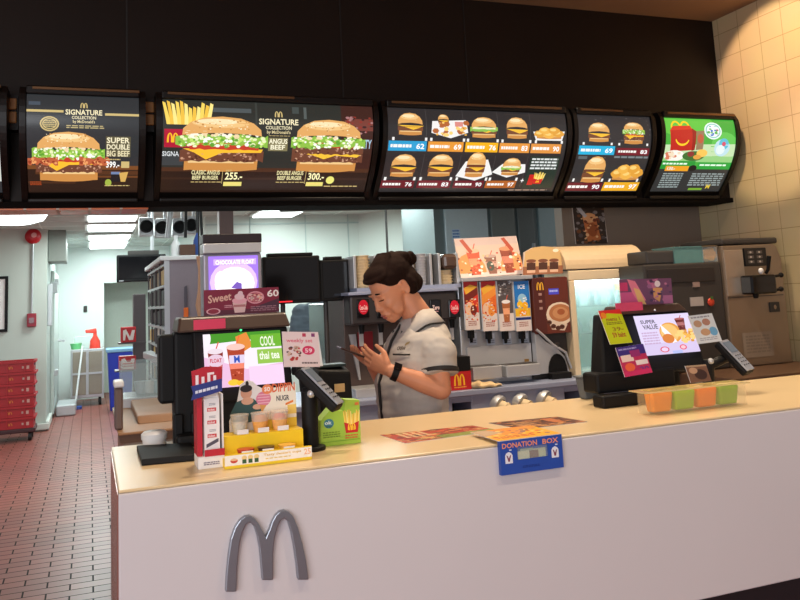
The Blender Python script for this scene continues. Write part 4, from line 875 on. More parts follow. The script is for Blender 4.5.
ring = [(hx0, YH, zh0), (hx1, YH, zh0), (hx1, YH, zh1), (hx0+W*.5, YH, zh1), (hx0+W*.42, YH, zh1+.01), (hx0+W*.36, YH, zh2-.006), (hx0+W*.27, YH, zh2), (hx0+W*.17, YH, zh2-.012), (hx0+W*.12, YH, zh1-.03), (hx0+W*.0, YH, zh1-.085)]
hd = MB().prism(ring, (0, .004, 0)).build('header_card', 'white_card', t)
a = Art(67, 56)
a.poly([(30, 16), (44, 10), (67, 8), (67, 56), (28, 56)], (246, 238, 220)); a.rect(58, 30, 67, 40, (250, 214, 110)); a.rect(30, 44, 67, 56, (248, 206, 60))
a.poly([(0, 36), (7, 22), (14, 20), (24, 20), (32, 28), (30, 44), (4, 46)], (50, 84, 84)); a.ell(17, 13, 5.6, 7, (214, 160, 134)); a.ell(17, 8.4, 6, 4, (40, 30, 30)); a.ell(18, 3.4, 1.6, 3, (40, 30, 30)); a.ell(18, 22, 6, 4, (222, 170, 142)); a.ell(28, 29, 5, 3, (222, 170, 142))
a.ell(34, 21, 7.5, 8, (224, 130, 160)); [a.rect(28, y, 40, y+1, (240, 190, 206)) for y in (16, 19, 22, 25)]; a.poly([(30, 27), (37, 28), (32, 36)], (220, 160, 90))
a.ell(38, 11, 5.4, 5.4, (240, 140, 90)); a.text('so', 35, 8.5, 41, 13.5, (255, 240, 230)); a.text('DIPPIN', 43, 5.5, 66, 15, (226, 110, 70)); a.text('NUGR', 47, 19, 60, 25, (60, 54, 60)); a.poly([(56, 28), (64, 25), (64, 27.4), (56, 30.4)], (230, 130, 50))
a.build('header_print', lambda x, y, z: Vector((hx0+W*x/67, YH-z, zh2-.002-(zh2-zu)*y/54)), MATS['printed'], hd, off=.001)
cols = [((206, 200, 186), (60, 80, 76)), ((236, 170, 90), (214, 130, 60)), ((240, 180, 110), (214, 60, 40))]
mat('cup_clear', (236, 226, 210), .15, alpha=.45)
for i, (px, py) in enumerate(((240, 432), (260.5, 430), (280, 428))):
    p = PY(px, py, YU+.03); r0 = .0245
    t2 = thing('dessert_cup', ['whitish dessert cup with dark rim on the upper yellow step', 'orange dessert cup in the middle of the upper yellow step', 'orange and red dessert cup on the right of the upper yellow step'][i], 'dessert cup', (p.x, YU+.034, zu), 'dessert cups on the upper step')
    MB().lathe([(.001, zu+.0005), (r0*.72, zu+.0005), (r0*.98, zu+.034), (.001, zu+.034)], (p.x, YU+.034, 0), 20).build('filling', mat('filling%d' % i, cols[i][0], .5, noise=.2, scale=150), t2, smooth=True)
    MB().lathe([(r0*.98, zu+.03), (r0*1.06, zu+.05), (r0*1.12, zu+.051), (r0*1.1, zu+.054), (.001, zu+.056)], (p.x, YU+.034, 0), 20).build('lid', 'cup_clear', t2, smooth=True)
    pt_ = MB().box((p.x-.012, YU+.004, zu+.001), (p.x+.02, YU+.006, zu+.014)).build('price_tag', 'white_card', None); tag(pt_, 'small white price tag before the %s cup on the upper step' % ['whitish', 'middle orange', 'orange and red'][i], 'price tag', 'price tags on the yellow display')
    MB().ball((p.x, YU+.034, zu+.036), (r0*.8, r0*.8, .011), sub=2).build('topping', mat('top%d' % i, cols[i][1], .6, noise=.3, scale=200), t2, smooth=True)
for i, (px, c, lb) in enumerate(((245.5, (190, 60, 50), 'red'), (266, (70, 44, 40), 'dark brown'), (287, (232, 176, 80), 'golden'))):
    p = PY(px, 444, YT+.035)
    o = MB().lathe([(.001, zl-.0135), (.018, zl-.0135), (.025, zl+.006), (.001, zl+.009)], (p.x, YT+.036, 0), 20).build('sauce_cup', mat('sauce%d' % i, c, .3, noise=.15, scale=120), None, smooth=True)
    tag(o, '%s shallow sauce cup on the lower step of the yellow display' % lb, 'sauce cup', 'sauce cups on the lower step')
    o = MB().box((p.x-.016, YT+.006, zl-.012), (p.x+.016, YT+.0075, zl+.004)).build('price_tag', 'white_card', None); tag(o, 'small white price tag before the %s sauce cup' % lb, 'price tag', 'price tags on the yellow display')

# ------------------------------------------------- tray, lid and black bits at the left
A, B, C_, D = [PZ(x, y, ZT_+.012) for x, y in ((136.7, 447.5), (141.7, 461.7), (199, 456.5), (190, 444.5))]
o = MB().prism([p-Vector((0, 0, .0115)) for p in (A, B, C_, D)], (0, 0, .018)).build('flat_tray', 'black', None, bevel=.003); tag(o, 'flat black tray at the left end of the counter', 'tray')
p = PZ(155, 448, ZT_)
p.y = min(p.y, 2.9)
t = thing('plastic_tub', 'small white plastic tub behind the flat black tray', 'tub', (p.x, 2.88, ZT_))
MB().lathe([(.001, ZT_+.0), (.036, ZT_+.0), (.038, ZT_+.03), (.001, ZT_+.03)], (p.x, 2.88, 0), 28).build('body', 'white_plastic', t, smooth=True)
MB().lathe([(.041, ZT_+.026), (.042, ZT_+.042), (.034, ZT_+.05), (.001, ZT_+.051)], (p.x, 2.88, 0), 28).build('lid', 'white_plastic', t, smooth=True)
m = MB(); q = PZ(182, 449, ZT_)
m.cb((q.x+.045, 2.83, ZT_+.02), (.12, .09, .038)); 
o = m.build('card_reader', 'black', None, bevel=.012); tag(o, 'low black device behind the flat tray, beside the white tub', 'device')

# ------------------------------------------------- left register
mat('brown_bar', (66, 46, 38), .4)
def tiltbox(m, x0, x1, z0, z1, y, d, lean):   # upright slab leaning back: y at z0, shifts by lean*(z-z0)
    P8 = [(x0, y, z0), (x1, y, z0), (x1, y+d, z0), (x0, y+d, z0)]; dz = z1-z0
    return m.hexa(P8+[(a, b+lean*dz, z1) for a, b, c in P8])
L = .32; Yr = 2.70; zr_ = PY(245, 386, Yr).z
x0 = PY(207, 388, Yr).x-.004; x1 = PY(285, 386, Yr).x; ztp = zr_+.168
t = thing('cash_register', 'left cash register with a screen of two iced drinks facing the customer', 'cash register', ((x0+x1)/2, 2.8, ZT_)); t_reg = t
hx0 = PY(196, 360, Yr).x; hx1 = PY(293, 360, Yr).x
m = MB(); tiltbox(m, hx0, hx1, zr_-.045, ztp+.012, Yr+.002, .05, L); m.build('display_housing', 'black', t, bevel=.006)
a = Art(83, 52); a.rect(0, 0, 83, 52, (236, 190, 224)); a.rect(0, 0, 83, 12, (70, 150, 40)); a.poly([(0, 10), (83, 6), (83, 32), (44, 36), (0, 22)], (246, 236, 246)); a.poly([(34, 4), (46, 0), (52, 14), (36, 22)], (230, 140, 60)); a.rect(50, 3, 83, 16, (110, 180, 50)); a.rect(46, 34, 83, 52, (244, 210, 240)); a.rect(56, 18, 83, 32, (150, 196, 80)); a.text('COOL', 60, 5, 76, 15, (240, 246, 220)); a.text('thai tea', 58, 20, 80, 28, (244, 248, 230))
drink(a, 4, 8, 20, 46, (140, 44, 40), (236, 220, 230), (220, 80, 60)); drink(a, 24, 3, 43, 49, (176, 66, 40), (244, 200, 190), (240, 110, 60)); a.ell(12, 26, 9, 6, (230, 200, 220)); a.text('FLOAT', 6, 24, 18, 28, (200, 30, 50)); a.rect(26, 22, 42, 30, (226, 210, 236)); a.text('M', 31, 22.5, 37, 29.5, (40, 80, 180)); a.ell(29, 48, 6, 3, (250, 200, 60)); a.ell(36, 49, 4, 2.4, (250, 190, 40)); a.ell(3, 4, 5, 8, (250, 240, 250))
a.build('screen', lambda x, y, z: Vector((x0+(x1-x0)*x/83, Yr+L*(ztp-zr_)*(1-y/52)-z*.95, zr_+(ztp-zr_)*(1-y/52)+z*L)), MATS['screen_glow'], t, off=.0012, eps=3e-5)
zb2 = ztp+.012
p0 = PY(176, 335, 2.79); p1 = PY(292, 328, 2.79)
m = MB(); m.hexa([(p0.x, 2.755, zb2-.002), (p1.x-.01, 2.755, zb2-.002), (p1.x-.01, 2.95, zb2-.002), (p0.x, 2.95, zb2-.002), (p0.x+.01, 2.79, zb2+.046), (p1.x-.02, 2.79, zb2+.046), (p1.x-.02, 2.94, zb2+.046), (p0.x+.01, 2.94, zb2+.046)])
m.build('top_bar', 'brown_bar', t, bevel=.008)
g = PY(241, 330, 2.765); MB().ball((g.x, 2.768, g.z), .004, sub=2).build('status_light', mat('led', (60, 230, 130), .4, emit=2), t)
MB().box((p0.x, 2.86, ZT_+.03), (p0.x+.075, 2.97, zb2-.002)).build('side_housing', 'black', t, bevel=.01)
MB().box((p0.x-.045, 2.9, ZT_+.13), (p0.x+.03, 3.0, zb2-.01)).build('operator_display', 'black', t, bevel=.01)
for dx in (-.005, .05): MB().box((p0.x+dx, 2.84, ZT_), (p0.x+dx+.03, 2.9, ZT_+.1)).build('foot', 'black', t, bevel=.005)
MB().box((hx0+.04, 2.74, ZT_), (hx1-.03, 2.93, zr_-.02)).build('stand', 'black', t, bevel=.01)
# cards on it
tl, tr, bl_ = PY(203.7, 290.2, 2.84), PY(278.5, 286.4, 2.84), PY(203.7, 322.8, 2.84)
zb3 = zb2+.047; bl_ = Vector((tl.x, 2.84, max(bl_.z, zb3)))
o = MB().prism([tl, Vector((tr.x, 2.84, tl.z)), Vector((tr.x, 2.84, bl_.z)), bl_], (0, .005, 0)).build('promo_card', mat('maroon', (130, 26, 52), .5), None); tag(o, 'maroon dessert card with a sundae and the number 60 on top of the left register', 'card')
a = Art(75, 32); a.rect(0, 0, 75, 32, (134, 28, 56)); a.poly([(30, 32), (75, 14), (75, 32)], (78, 40, 58)); a.rect(0, 26, 75, 32, (96, 32, 52)); a.text('Sweet', 4, 7, 27, 17, (230, 180, 160), -.14); a.text('60', 63, 3, 75, 12, (248, 236, 230)); a.ell(51, 12, 9, 8, (226, 150, 160)); a.ell(51, 12, 7.4, 6.4, (190, 100, 110)); a.specks(45, 7, 57, 17, 24, 1.6, [(236, 200, 190), (150, 50, 60), (240, 170, 150)], 4)
a.poly([(28, 17), (42, 17), (40, 30), (30, 30)], (234, 190, 184)); a.ell(35, 15, 7.5, 4, (240, 170, 180)); a.ell(35, 10, 5, 4, (238, 196, 200)); a.ell(36, 6, 2.6, 3, (236, 200, 206)); a.rect(29, 20, 41, 23, (190, 120, 120)); a.ell(9, 27, 7, 4, (230, 170, 176)); a.ell(9, 27, 5.4, 3, (150, 40, 60)); a.lines(20, 20, 28, 24, 2, (226, 160, 170), 3); a.lines(46, 23, 72, 30, 3, (160, 110, 120), 5)
a.build('card_print', flat(tl, Vector((tr.x, 2.84, tl.z)), bl_, 75, 32), MATS['printed'], o, off=.001)
s0, s1, u0, u1 = R(193.5, 323, 225.5, 331.5, 2.75); o = MB().box((s0, 2.748, zb2+.005), (s1, 2.751, zb2+.037)).build('note_card', mat('pink_red', (226, 60, 96), .5), None); tag(o, 'small pink strip on the top bar of the left register', 'card')
# white coupon card
tl, tr, brr, bl_ = [PY(x, y, 2.66) for x, y in ((282, 331.6), (318, 332), (323, 366), (284, 367))]
o = MB().prism([bl_, brr, tr, tl], (0, .003, 0)).build('coupon_card', 'white_card', None); MB().box((PY(296, 350, 2.67).x, 2.664, zr_+.02), (PY(306, 350, 2.67).x, 2.74, zr_+.1)).build('card_holder', 'black', t_reg)
tag(o, 'white coupon card with a pink badge beside the left screen', 'card')
a = Art(40, 36); a.rect(0, 0, 40, 36, (240, 216, 216)); a.text('weekly set', 4, 7, 33, 12, (226, 110, 130)); a.rect(22, 1.5, 26, 5, (200, 60, 90)); a.rect(32, 1.5, 36, 5, (130, 50, 110)); a.ell(28, 19, 7, 4.6, (222, 50, 100)); a.text('59', 24, 17, 32, 21.5, (250, 220, 230)); a.specks(5, 15, 18, 29, 26, 2, [(150, 80, 70), (90, 60, 60), (226, 190, 170), (200, 60, 60)], 3); a.lines(20, 31, 38, 34, 1, (110, 90, 90), 3)
a.build('card_print', flat(tl, tr, bl_, 40, 36), MATS['printed'], o, off=.001)
# payment terminal on its pole
def terminal(lbl, base, top, bot, wid, tilt):
    t = thing('payment_terminal', lbl, 'payment terminal', base)
    A, B = Vector(top), Vector(bot); ax = (B-A).normalized(); sd = Vector((-.1, -.8, tilt)); sd = (sd-ax*sd.dot(ax)).normalized(); nn = ax.cross(sd).normalized()
    if nn.z < 0: nn = -nn
    def fr(a_, b_, t0, t1, w0, w1):
        return [A+ax*(B-A).length*s_+sd*w_+nn*h_ for h_ in (t0, t1) for s_, w_ in ((a_, -w0), (b_, -w1), (b_, w1), (a_, w0))]
    MB().hexa(fr(0, 1, -.03, 0, wid, wid*.9)).build('body', 'black', t, bevel=.008)
    MB().hexa(fr(.03, .98, 0, .006, wid*.85, wid*.78)).build('face', mat('term_grey', (150, 154, 164), .3), t, bevel=.003)
    MB().hexa(fr(.1, .42, .006, .008, wid*.7, wid*.66)).build('display', mat('term_lcd', (110, 124, 140), .2), t)
    for i in range(4):
        for j in range(3):
            s_ = .52+.1*i; w_ = (j-1)*wid*.42
            c = A+ax*(B-A).length*s_+sd*w_+nn*.0075
            MB().ball(c, .003, sub=1).build('key', 'dark_grey', t)
    base = Vector(base); j = A+(B-A)*.35-nn*.045
    MB().tube([(base.x, base.y, ZT_+.012), (base.x, base.y, j.z-.0)], .025, 16).build('pole', 'black', t, smooth=True)
    MB().cyl((base.x, base.y, ZT_), (base.x, base.y, ZT_+.012), .045).build('foot', 'black', t, bevel=.003)
    MB().tube([(base.x, base.y, j.z-.03), j, A+(B-A)*.45-nn*.02], [.018, .02, .014]).build('bracket', 'black', t, smooth=True)
    k = Vector((base.x, base.y-.024, j.z-.005)); MB().ball(k, .0125, sub=2).build('pivot_ball', 'steel', t, smooth=True)
    return t
b = PZ(311, 450, ZT_)
terminal('card payment terminal on the black pole beside the green carton', (b.x, b.y, ZT_), PY(303, 367, 2.52), PY(341, 405, 2.44), .03, -.42)
b = PZ(727, 396, ZT_)
terminal('card payment terminal on a pole at the right end of the counter', (b.x, 2.72, ZT_), PY(722, 340, 2.72), PY(751, 371, 2.62), .036, -.85)
# green carton
Yg = 2.53
pl = [PY(x, y, Yg) for x, y in ((320.5, 447), (361, 441), (359.5, 400), (345, 399.5), (344.5, 411), (331, 409), (320.5, 421))]
pl[0].z = pl[1].z = ZT_
o = MB().prism(pl, (0, .055, 0)).build('carton', 'green_card', None, bevel=.001); tag(o, 'lime green carton with a fries picture beside the payment terminal', 'carton')
a = Art(41, 46); fries(a, 24, 8, 40, 34, 4); golden_m(a, 28, 24, 36, 31, (250, 200, 50)); a.ell(9, 22, 5, 5, (60, 130, 150)); a.text('ok', 5, 19, 12, 23, (230, 244, 240)); a.text('tray', 6, 24, 12, 27, (50, 90, 60)); a.lines(3, 31, 20, 38, 3, (120, 150, 40), 3); a.lines(25, 36, 38, 41, 2, (210, 90, 50), 5); a.rect(36, 2, 40, 5, (220, 120, 60)); a.rect(1, 41, 40, 41.8, (130, 176, 50))
zt0 = pl[2].z
a.build('carton_print', lambda x, y, z: Vector((pl[0].x+(pl[1].x-pl[0].x)*x/41, Yg-z, zt0-(zt0-ZT_)*y/46)), MATS['printed'], o, off=.001)
# receipt printer behind
x0, x1, u0, u1 = R(318, 366, 350, 400, 2.86)
t = thing('receipt_printer', 'black receipt printer with a sticker behind the left payment terminal', 'printer', ((x0+x1)/2, 2.9, ZT_))
MB().hexa([(x0, 2.82, ZT_), (x1, 2.82, ZT_), (x1, 2.94, ZT_), (x0, 2.94, ZT_), (x0, 2.84, u1-.01), (x1, 2.84, u1-.02), (x1, 2.94, u1), (x0, 2.94, u1)]).build('body', 'black', t, bevel=.01)
MB().box((x0+.01, 2.86, u1-.004), (x1-.01, 2.93, u1+.006)).build('paper_lid', mat('teal_dark', (40, 58, 60), .3), t, bevel=.003)
p = PY(340, 388, 2.82); MB().box((p.x-.018, 2.822, p.z-.014), (p.x+.018, 2.828, p.z+.014)).build('sticker', mat('beige_sticker', (200, 170, 120), .6), t)

# ------------------------------------------------- right register
Yq = 2.70; L2 = .36
bl_ = PY(645, 355.5, Yq); br_ = PY(700.5, 352, Yq); zq0 = (bl_.z+br_.z)/2; x0, x1 = bl_.x, br_.x; zq1 = zq0+.152
t = thing('cash_register', 'right cash register with a screen of a burger meal facing the customer', 'cash register', ((x0+x1)/2, 2.8, ZT_))
hx0 = PY(603, 350, Yq+.02).x; hx1 = PY(706, 350, Yq).x
m = MB(); tiltbox(m, x0-.045, x1+.03, zq0-.07, zq1+.012, Yq+.002, .05, L2); m.build('display_housing', 'black', t, bevel=.01)
a = Art(56, 42); a.rect(0, 0, 56, 42, (226, 214, 246)); a.rect(0, 30, 56, 42, (216, 200, 236)); a.ell(32, 20, 11, 11, (232, 160, 70)); a.ell(31, 20, 9, 9.6, (244, 196, 120)); a.poly([(24, 10), (31, 20), (36, 30), (31, 31), (24, 18)], (250, 244, 246)); a.ell(28, 26, 6, 5, (220, 130, 60)); a.specks(38, 18, 54, 30, 40, 2.4, [(240, 180, 80), (250, 210, 130), (220, 150, 60)], 5); drink(a, 40, 2, 50, 18, (110, 40, 40), (180, 100, 100), (190, 50, 50))
a.text('SUPER', 5, 5, 20, 9, (80, 76, 96)); a.text('VALUE', 6, 10, 21, 15, (90, 84, 104)); a.lines(3, 18, 19, 32, 5, (200, 170, 206), 3); a.ell(21, 37, 4.5, 3, (220, 60, 90)); a.ell(21, 37, 3.4, 2.2, (236, 210, 240)); a.ell(40, 36, 3.6, 2.8, (230, 90, 120)); a.ell(40, 36, 2.4, 1.8, (246, 200, 210)); a.rect(28, 39, 38, 42, (180, 190, 240))
a.build('screen', lambda x, y, z: Vector((x0+(x1-x0)*x/56, Yq+L2*(zq1-zq0)*(1-y/42)-z*.94, zq0+(zq1-zq0)*(1-y/42)+z*L2)), MATS['screen_glow'], t, off=.0012, eps=3e-5)
# left wing carrying leaflets
m = MB(); wx0 = PY(597, 303, 2.80).x; wz1 = zq1+.012
hl0 = PY(604, 380, 2.72).x; hl1 = PY(597, 303, 2.80).x
m.hexa([(hl0, 2.72, ZT_+.1), (x0-.04, 2.72, zq0-.07), (x0-.04, 2.80, zq0-.07), (hl0-.01, 2.80, ZT_+.1), (hl1, 2.78, wz1), (x0-.04, 2.78, wz1), (x0-.04, 2.84, wz1), (hl1, 2.84, wz1)])
m.build('side_wing', 'black', t, bevel=.008)
rl0 = PY(588, 380, 2.9).x; rl1 = PY(597, 303, 2.88).x
MB().hexa([(rl0, 2.83, ZT_+.03), (x1+.0, 2.83, ZT_+.03), (x1+.0, 2.9, ZT_+.03), (rl0, 2.9, ZT_+.03), (rl1, 2.83, wz1-.005), (x1-.02, 2.83, wz1-.005), (x1-.02, 2.88, wz1-.01), (rl1, 2.88, wz1-.01)]).build('rear_housing', 'black', t, bevel=.012)
MB().hexa([(x0-.06, 2.775, wz1-.004), (x1+.02, 2.775, wz1-.004), (x1+.02, 2.88, wz1-.004), (x0-.06, 2.88, wz1-.004), (x0-.05, 2.80, wz1+.028), (x1+.0, 2.80, wz1+.028), (x1+.0, 2.87, wz1+.028), (x0-.05, 2.87, wz1+.028)]).build('top_bar', 'brown_bar', t, bevel=.006)
b0 = PY(600, 405, 2.66).x; b1 = PY(664, 405, 2.66).x
MB().box((b0, 2.64, ZT_), (b1+.12, 2.71, ZT_+.045)).build('cash_base', 'black', t, bevel=.008)
MB().box((b0+.02, 2.70, ZT_+.045), (b1+.1, 2.80, zq0-.05)).build('stand', 'black', t, bevel=.01)
g = PY(656, 308, 2.77); MB().ball((g.x, 2.778, wz1+.006), .004, sub=2).build('status_light', 'white_plastic', t)
# leaflets fixed on it
def sheet(name, lab, quad, art, Y0, dy, cat='leaflet', backc='white_card'):
    tl, tr, br_, bl_ = [PY(x, y, Y0+(dy if i < 2 else 0)) for i, (x, y) in enumerate(quad)]
    ex = ((tr-tl)+(br_-bl_))/2; ey = ((bl_-tl)+(br_-tr))/2; tr = tl+ex; bl_ = tl+ey; br_ = tl+ex+ey
    o = MB().prism([bl_, br_, tr, tl], (0, .0025, 0)).build(name, backc, None); tag(o, lab, cat)
    w, h = art.w, art.h
    n = (tr-tl).cross(bl_-tl).normalized(); n = n if n.y < 0 else -n
    art.build('sheet_print', lambda x, y, z: ((tl*(1-x/w)+tr*(x/w))*(1-y/h)+(bl_*(1-x/w)+br_*(x/w))*(y/h))+n*z, MATS['printed'], o, off=.001)
    return o
a = Art(24, 33); a.rect(0, 0, 24, 33, (196, 206, 20)); a.poly([(0, 0), (24, 0), (24, 5), (8, 3), (0, 9)], (224, 44, 40)); a.ell(4, 5, 3, 3, (240, 140, 40)); a.text('menu 1', 5, 7, 20, 11, (150, 90, 30)); a.lines(4, 12, 21, 15, 2, (120, 110, 30), 3); a.text('39-', 8, 17, 20, 21, (150, 120, 30)); a.text('59 baht', 6, 22, 20, 27, (170, 40, 40))
sheet('leaflet', 'yellow-green price leaflet with a red corner on the right register', ((598, 311), (621, 310.5), (632.5, 342.5), (611.5, 346)), a, 2.705, .058)
a = Art(28, 31); a.rect(0, 0, 28, 31, (190, 40, 90)); a.rect(0, 0, 28, 10, (60, 40, 130)); a.rect(2, 9, 14, 16, (236, 210, 200)); a.rect(15, 16, 27, 21, (236, 220, 220)); a.rect(12, 5, 22, 12, (150, 40, 110)); a.ell(8, 22, 5, 4.4, (232, 100, 60)); a.text('20', 17, 23, 26, 28, (90, 50, 140)); a.rect(0, 26, 28, 31, (206, 40, 100)); a.lines(2, 2, 20, 5, 1, (160, 150, 210), 2)
sheet('leaflet', 'purple and pink leaflet below the yellow-green one on the right register', ((615.5, 348), (642.5, 344), (652.5, 372.5), (624.5, 377.5)), a, 2.67, .03)
a = Art(30, 32); a.rect(0, 0, 30, 32, (220, 224, 226)); a.ell(8, 10, 5, 4, (190, 150, 120)); a.ell(19, 9, 5, 4, (180, 130, 110)); a.ell(24, 20, 5, 5, (110, 170, 210)); a.ell(14, 20, 6, 4, (206, 160, 120)); a.lines(2, 2, 26, 5, 1, (150, 150, 160), 3); a.lines(4, 26, 26, 30, 2, (170, 170, 180), 5)
sheet('leaflet', 'white leaflet with food pictures at the right edge of the right register', ((688, 316), (712.5, 315), (722, 341), (699, 346)), a, 2.68, .04)
a = Art(20, 16); a.rect(0, 0, 20, 16, (120, 84, 66)); a.ell(12, 9, 6, 5, (60, 34, 28)); a.ell(6, 5, 4, 3, (190, 150, 120)); a.rect(0, 0, 20, 1.5, (180, 150, 120))
sheet('leaflet', 'small brown coffee card behind the tray of dessert cups', ((685, 366), (705, 364.5), (711.5, 381), (690, 383)), a, 2.60, .02)
_c = PY(699, 382, 2.61); MB().box((_c.x-.012, 2.606, ZT_), (_c.x+.012, 2.622, _c.z+.02)).build('easel', 'clear_plastic', bpy.data.objects[[o.name for o in bpy.data.objects if o.get('label', '').startswith('small brown coffee')][0]])
a = Art(54, 24); a.rect(0, 0, 54, 24, (120, 72, 104)); a.rect(0, 12, 20, 24, (214, 90, 140)); a.rect(0, 3, 8, 11, (214, 60, 110)); a.poly([(28, 2), (40, 0), (36, 10), (30, 8)], (190, 100, 140)); a.poly([(8, 0), (16, 2), (26, 20), (18, 22), (12, 12)], (236, 130, 150)); a.poly([(14, 8), (20, 10), (26, 24), (18, 22)], (240, 190, 120)); a.poly([(34, 8), (44, 9), (40, 22), (34, 18)], (226, 160, 100)); a.specks(30, 1, 52, 22, 30, 2, [(110, 80, 110), (90, 60, 96), (200, 120, 150), (160, 100, 140)], 4); a.ell(39, 5, 3, 3, (236, 220, 220)); a.rect(44, 16, 54, 24, (190, 110, 150))
tq = wz1+.0285
o = sheet('promo_card', 'purple and pink ice cream card on top of the right register', ((619, 279.5), (671, 277.5), (673, 303.5), (621, 305)), a, 2.835, 0, 'card')
s0, s1, u0, u1 = R(616, 302.5, 643, 311, 2.765); o = MB().box((s0, 2.766, u0), (s1, 2.769, u1)).build('note_card', mat('pink_note', (216, 70, 110), .5), None); tag(o, 'small pink card under the ice cream card on the right register', 'card')
# grey bin behind
x0, x1, u0, u1 = R(581, 377, 604, 406, 2.92)
t = thing('plastic_bin', 'small grey plastic bin left of the right register', 'bin', ((x0+x1)/2, 2.9, ZT_))
MB().hexa([(x0+.01, 2.905, ZT_), (x1-.01, 2.905, ZT_), (x1-.01, 2.95, ZT_), (x0+.01, 2.95, ZT_), (x0, 2.902, u1), (x1, 2.902, u1), (x1, 2.96, u1), (x0, 2.96, u1)]).build('body', mat('bin_grey', (104, 110, 114), .5), t, bevel=.006)
MB().box((x0-.006, 2.901, u1), (x1+.01, 2.963, u1+.008)).build('rim', 'bin_grey', t, bevel=.003)
# tray of four dessert cups
Yd = 2.40
x0, x1, u0, u1 = R(650, 388, 747, 412, Yd); z1_ = u1
t = thing('clear_tray', 'clear plastic tray holding four orange and green jelly cups', 'tray', ((x0+x1)/2, Yd+.05, ZT_))
openbox(MB(), x0, x1, Yd, Yd+.07, ZT_+.0005, z1_, .003).build('tray_body', mat('tray_clear', (238, 216, 170), .12, alpha=.12, noise=.02), t)
m = MB()
for lo, hi in (((x0-.025, Yd-.012, z1_), (x1+.012, Yd, z1_+.004)), ((x0-.025, Yd+.07, z1_), (x1+.012, Yd+.082, z1_+.004)), ((x0-.025, Yd, z1_), (x0, Yd+.07, z1_+.004)), ((x1, Yd, z1_), (x1+.012, Yd+.07, z1_+.004))): m.box(lo, hi)
m.build('rim', mat('rim_clear', (226, 206, 150), .15, alpha=.55), t)
n = 4; w_ = (x1-x0-.03)/n
for i in range(4):
    cx = x0+.015+w_*(i+.5); c = [(245, 140, 10), (150, 190, 20), (240, 124, 20), (124, 172, 20)][i]
    t2 = thing('jelly_cup', ['orange jelly cup at the left end of the clear tray', 'light green jelly cup, second from left in the tray', 'orange jelly cup, third from left in the tray', 'darker green jelly cup at the right end of the tray'][i], 'jelly cup', (cx, Yd+.035, ZT_+.004), 'jelly cups in the clear tray')
    hw = w_*.47; zz = ZT_+.005
    MB().hexa([(cx-hw*.85, Yd+.02, zz), (cx+hw*.85, Yd+.02, zz), (cx+hw*.85, Yd+.058, zz), (cx-hw*.85, Yd+.058, zz), (cx-hw, Yd+.012, z1_-.004), (cx+hw, Yd+.012, z1_-.004), (cx+hw, Yd+.062, z1_-.004), (cx-hw, Yd+.062, z1_-.004)]).build('jelly', mat('jelly%d' % i, c, .25, noise=.12, scale=40), t2, bevel=.008)
    MB().box((cx-hw, Yd+.011, z1_-.0035), (cx+hw, Yd+.063, z1_+.006)).build('lid', mat('cup_lid', (236, 214, 130), .1, alpha=.3), t2, bevel=.004)
# ====================================================== left side and kitchen
ZL = .93
# left back counter with tan top
fl = PZ(118, 433.5, ZL); YL = fl.y
t = thing('prep_counter', 'tan-topped prep counter behind the left end of the service counter', 'counter', (.5, YL+.5, 0))
MB().box((fl.x, YL, ZL-.012), (.95, YL+1.1, ZL)).build('top', 'tan_board', t, bevel=.004)
MB().box((fl.x+.01, YL+.01, ZL-.05), (.94, YL+1.08, ZL-.012)).build('edge_board', mat('dark_wood', (96, 66, 44), .5), t)
MB().box((fl.x+.03, YL+.04, 0), (.93, YL+1.05, ZL-.05)).build('cabinet', 'steel_brown', t)
o = MB().hexa([(fl.x+.1, YL+.25, ZL), (.54, YL+.25, ZL), (.54, YL+1.0, ZL), (fl.x+.1, YL+1.0, ZL), (fl.x+.1, YL+.3, ZL+.035), (.54, YL+.3, ZL+.035), (.54, YL+1.0, ZL+.045), (fl.x+.1, YL+1.0, ZL+.045)]).build('serving_tray', mat('tan_tray', (150, 108, 72), .5, noise=.1), None, bevel=.008); tag(o, 'wide brown tray on the tan prep counter', 'tray')
x0, x1, u0, u1 = R(113.5, 381, 123, 418, YL+.12)
t = thing('steel_pillar', 'short brown and steel end post at the left corner of the prep counter', 'post', (x0+.03, YL+.15, ZL))
MB().box((x0+.005, YL+.1, ZL), (x1, YL+.22, u1-.03)).build('post', mat('post_brown', (104, 84, 76), .4), t, bevel=.01)
MB().box((x0+.0, YL+.09, u1-.03), (x1+.004, YL+.23, u1)).build('cap', 'white_plastic', t, bevel=.008)
x0, x1, u0, u1 = R(124, 371, 170, 403, YL+.62)
t = thing('sneeze_guard', 'clear acrylic guard box on the prep counter', 'guard', ((x0+x1)/2, YL+.8, ZL))
openbox(MB(), x0, x1, YL+1.02, YL+1.4, ZL+.05, u1+.02, .006).build('acrylic', mat('acrylic', (206, 226, 226), .08, alpha=.2), t)
MB().box((x0-.01, YL+1.01, ZL-.2), (x1+.01, YL+1.42, ZL+.05)).build('base', 'steel', t)
for i, (px, py, c) in enumerate(((141, 392, (190, 200, 204)), (149, 396, (214, 216, 214)), (158, 390, (170, 186, 190)))):
    p = PY(px, py, YL+1.2); o = MB().lathe([(.001, ZL+.057), (.03, ZL+.057), (.042, ZL+.13), (.036, ZL+.13), (.026, ZL+.065), (.001, ZL+.065)], (p.x, YL+1.2, 0), 18).build('cup', mat('gcup%d' % i, c, .3), None, smooth=True); tag(o, 'pale cup inside the clear acrylic guard, %s of three' % ['leftmost', 'middle', 'rightmost'][i], 'cup', 'cups in the acrylic guard')
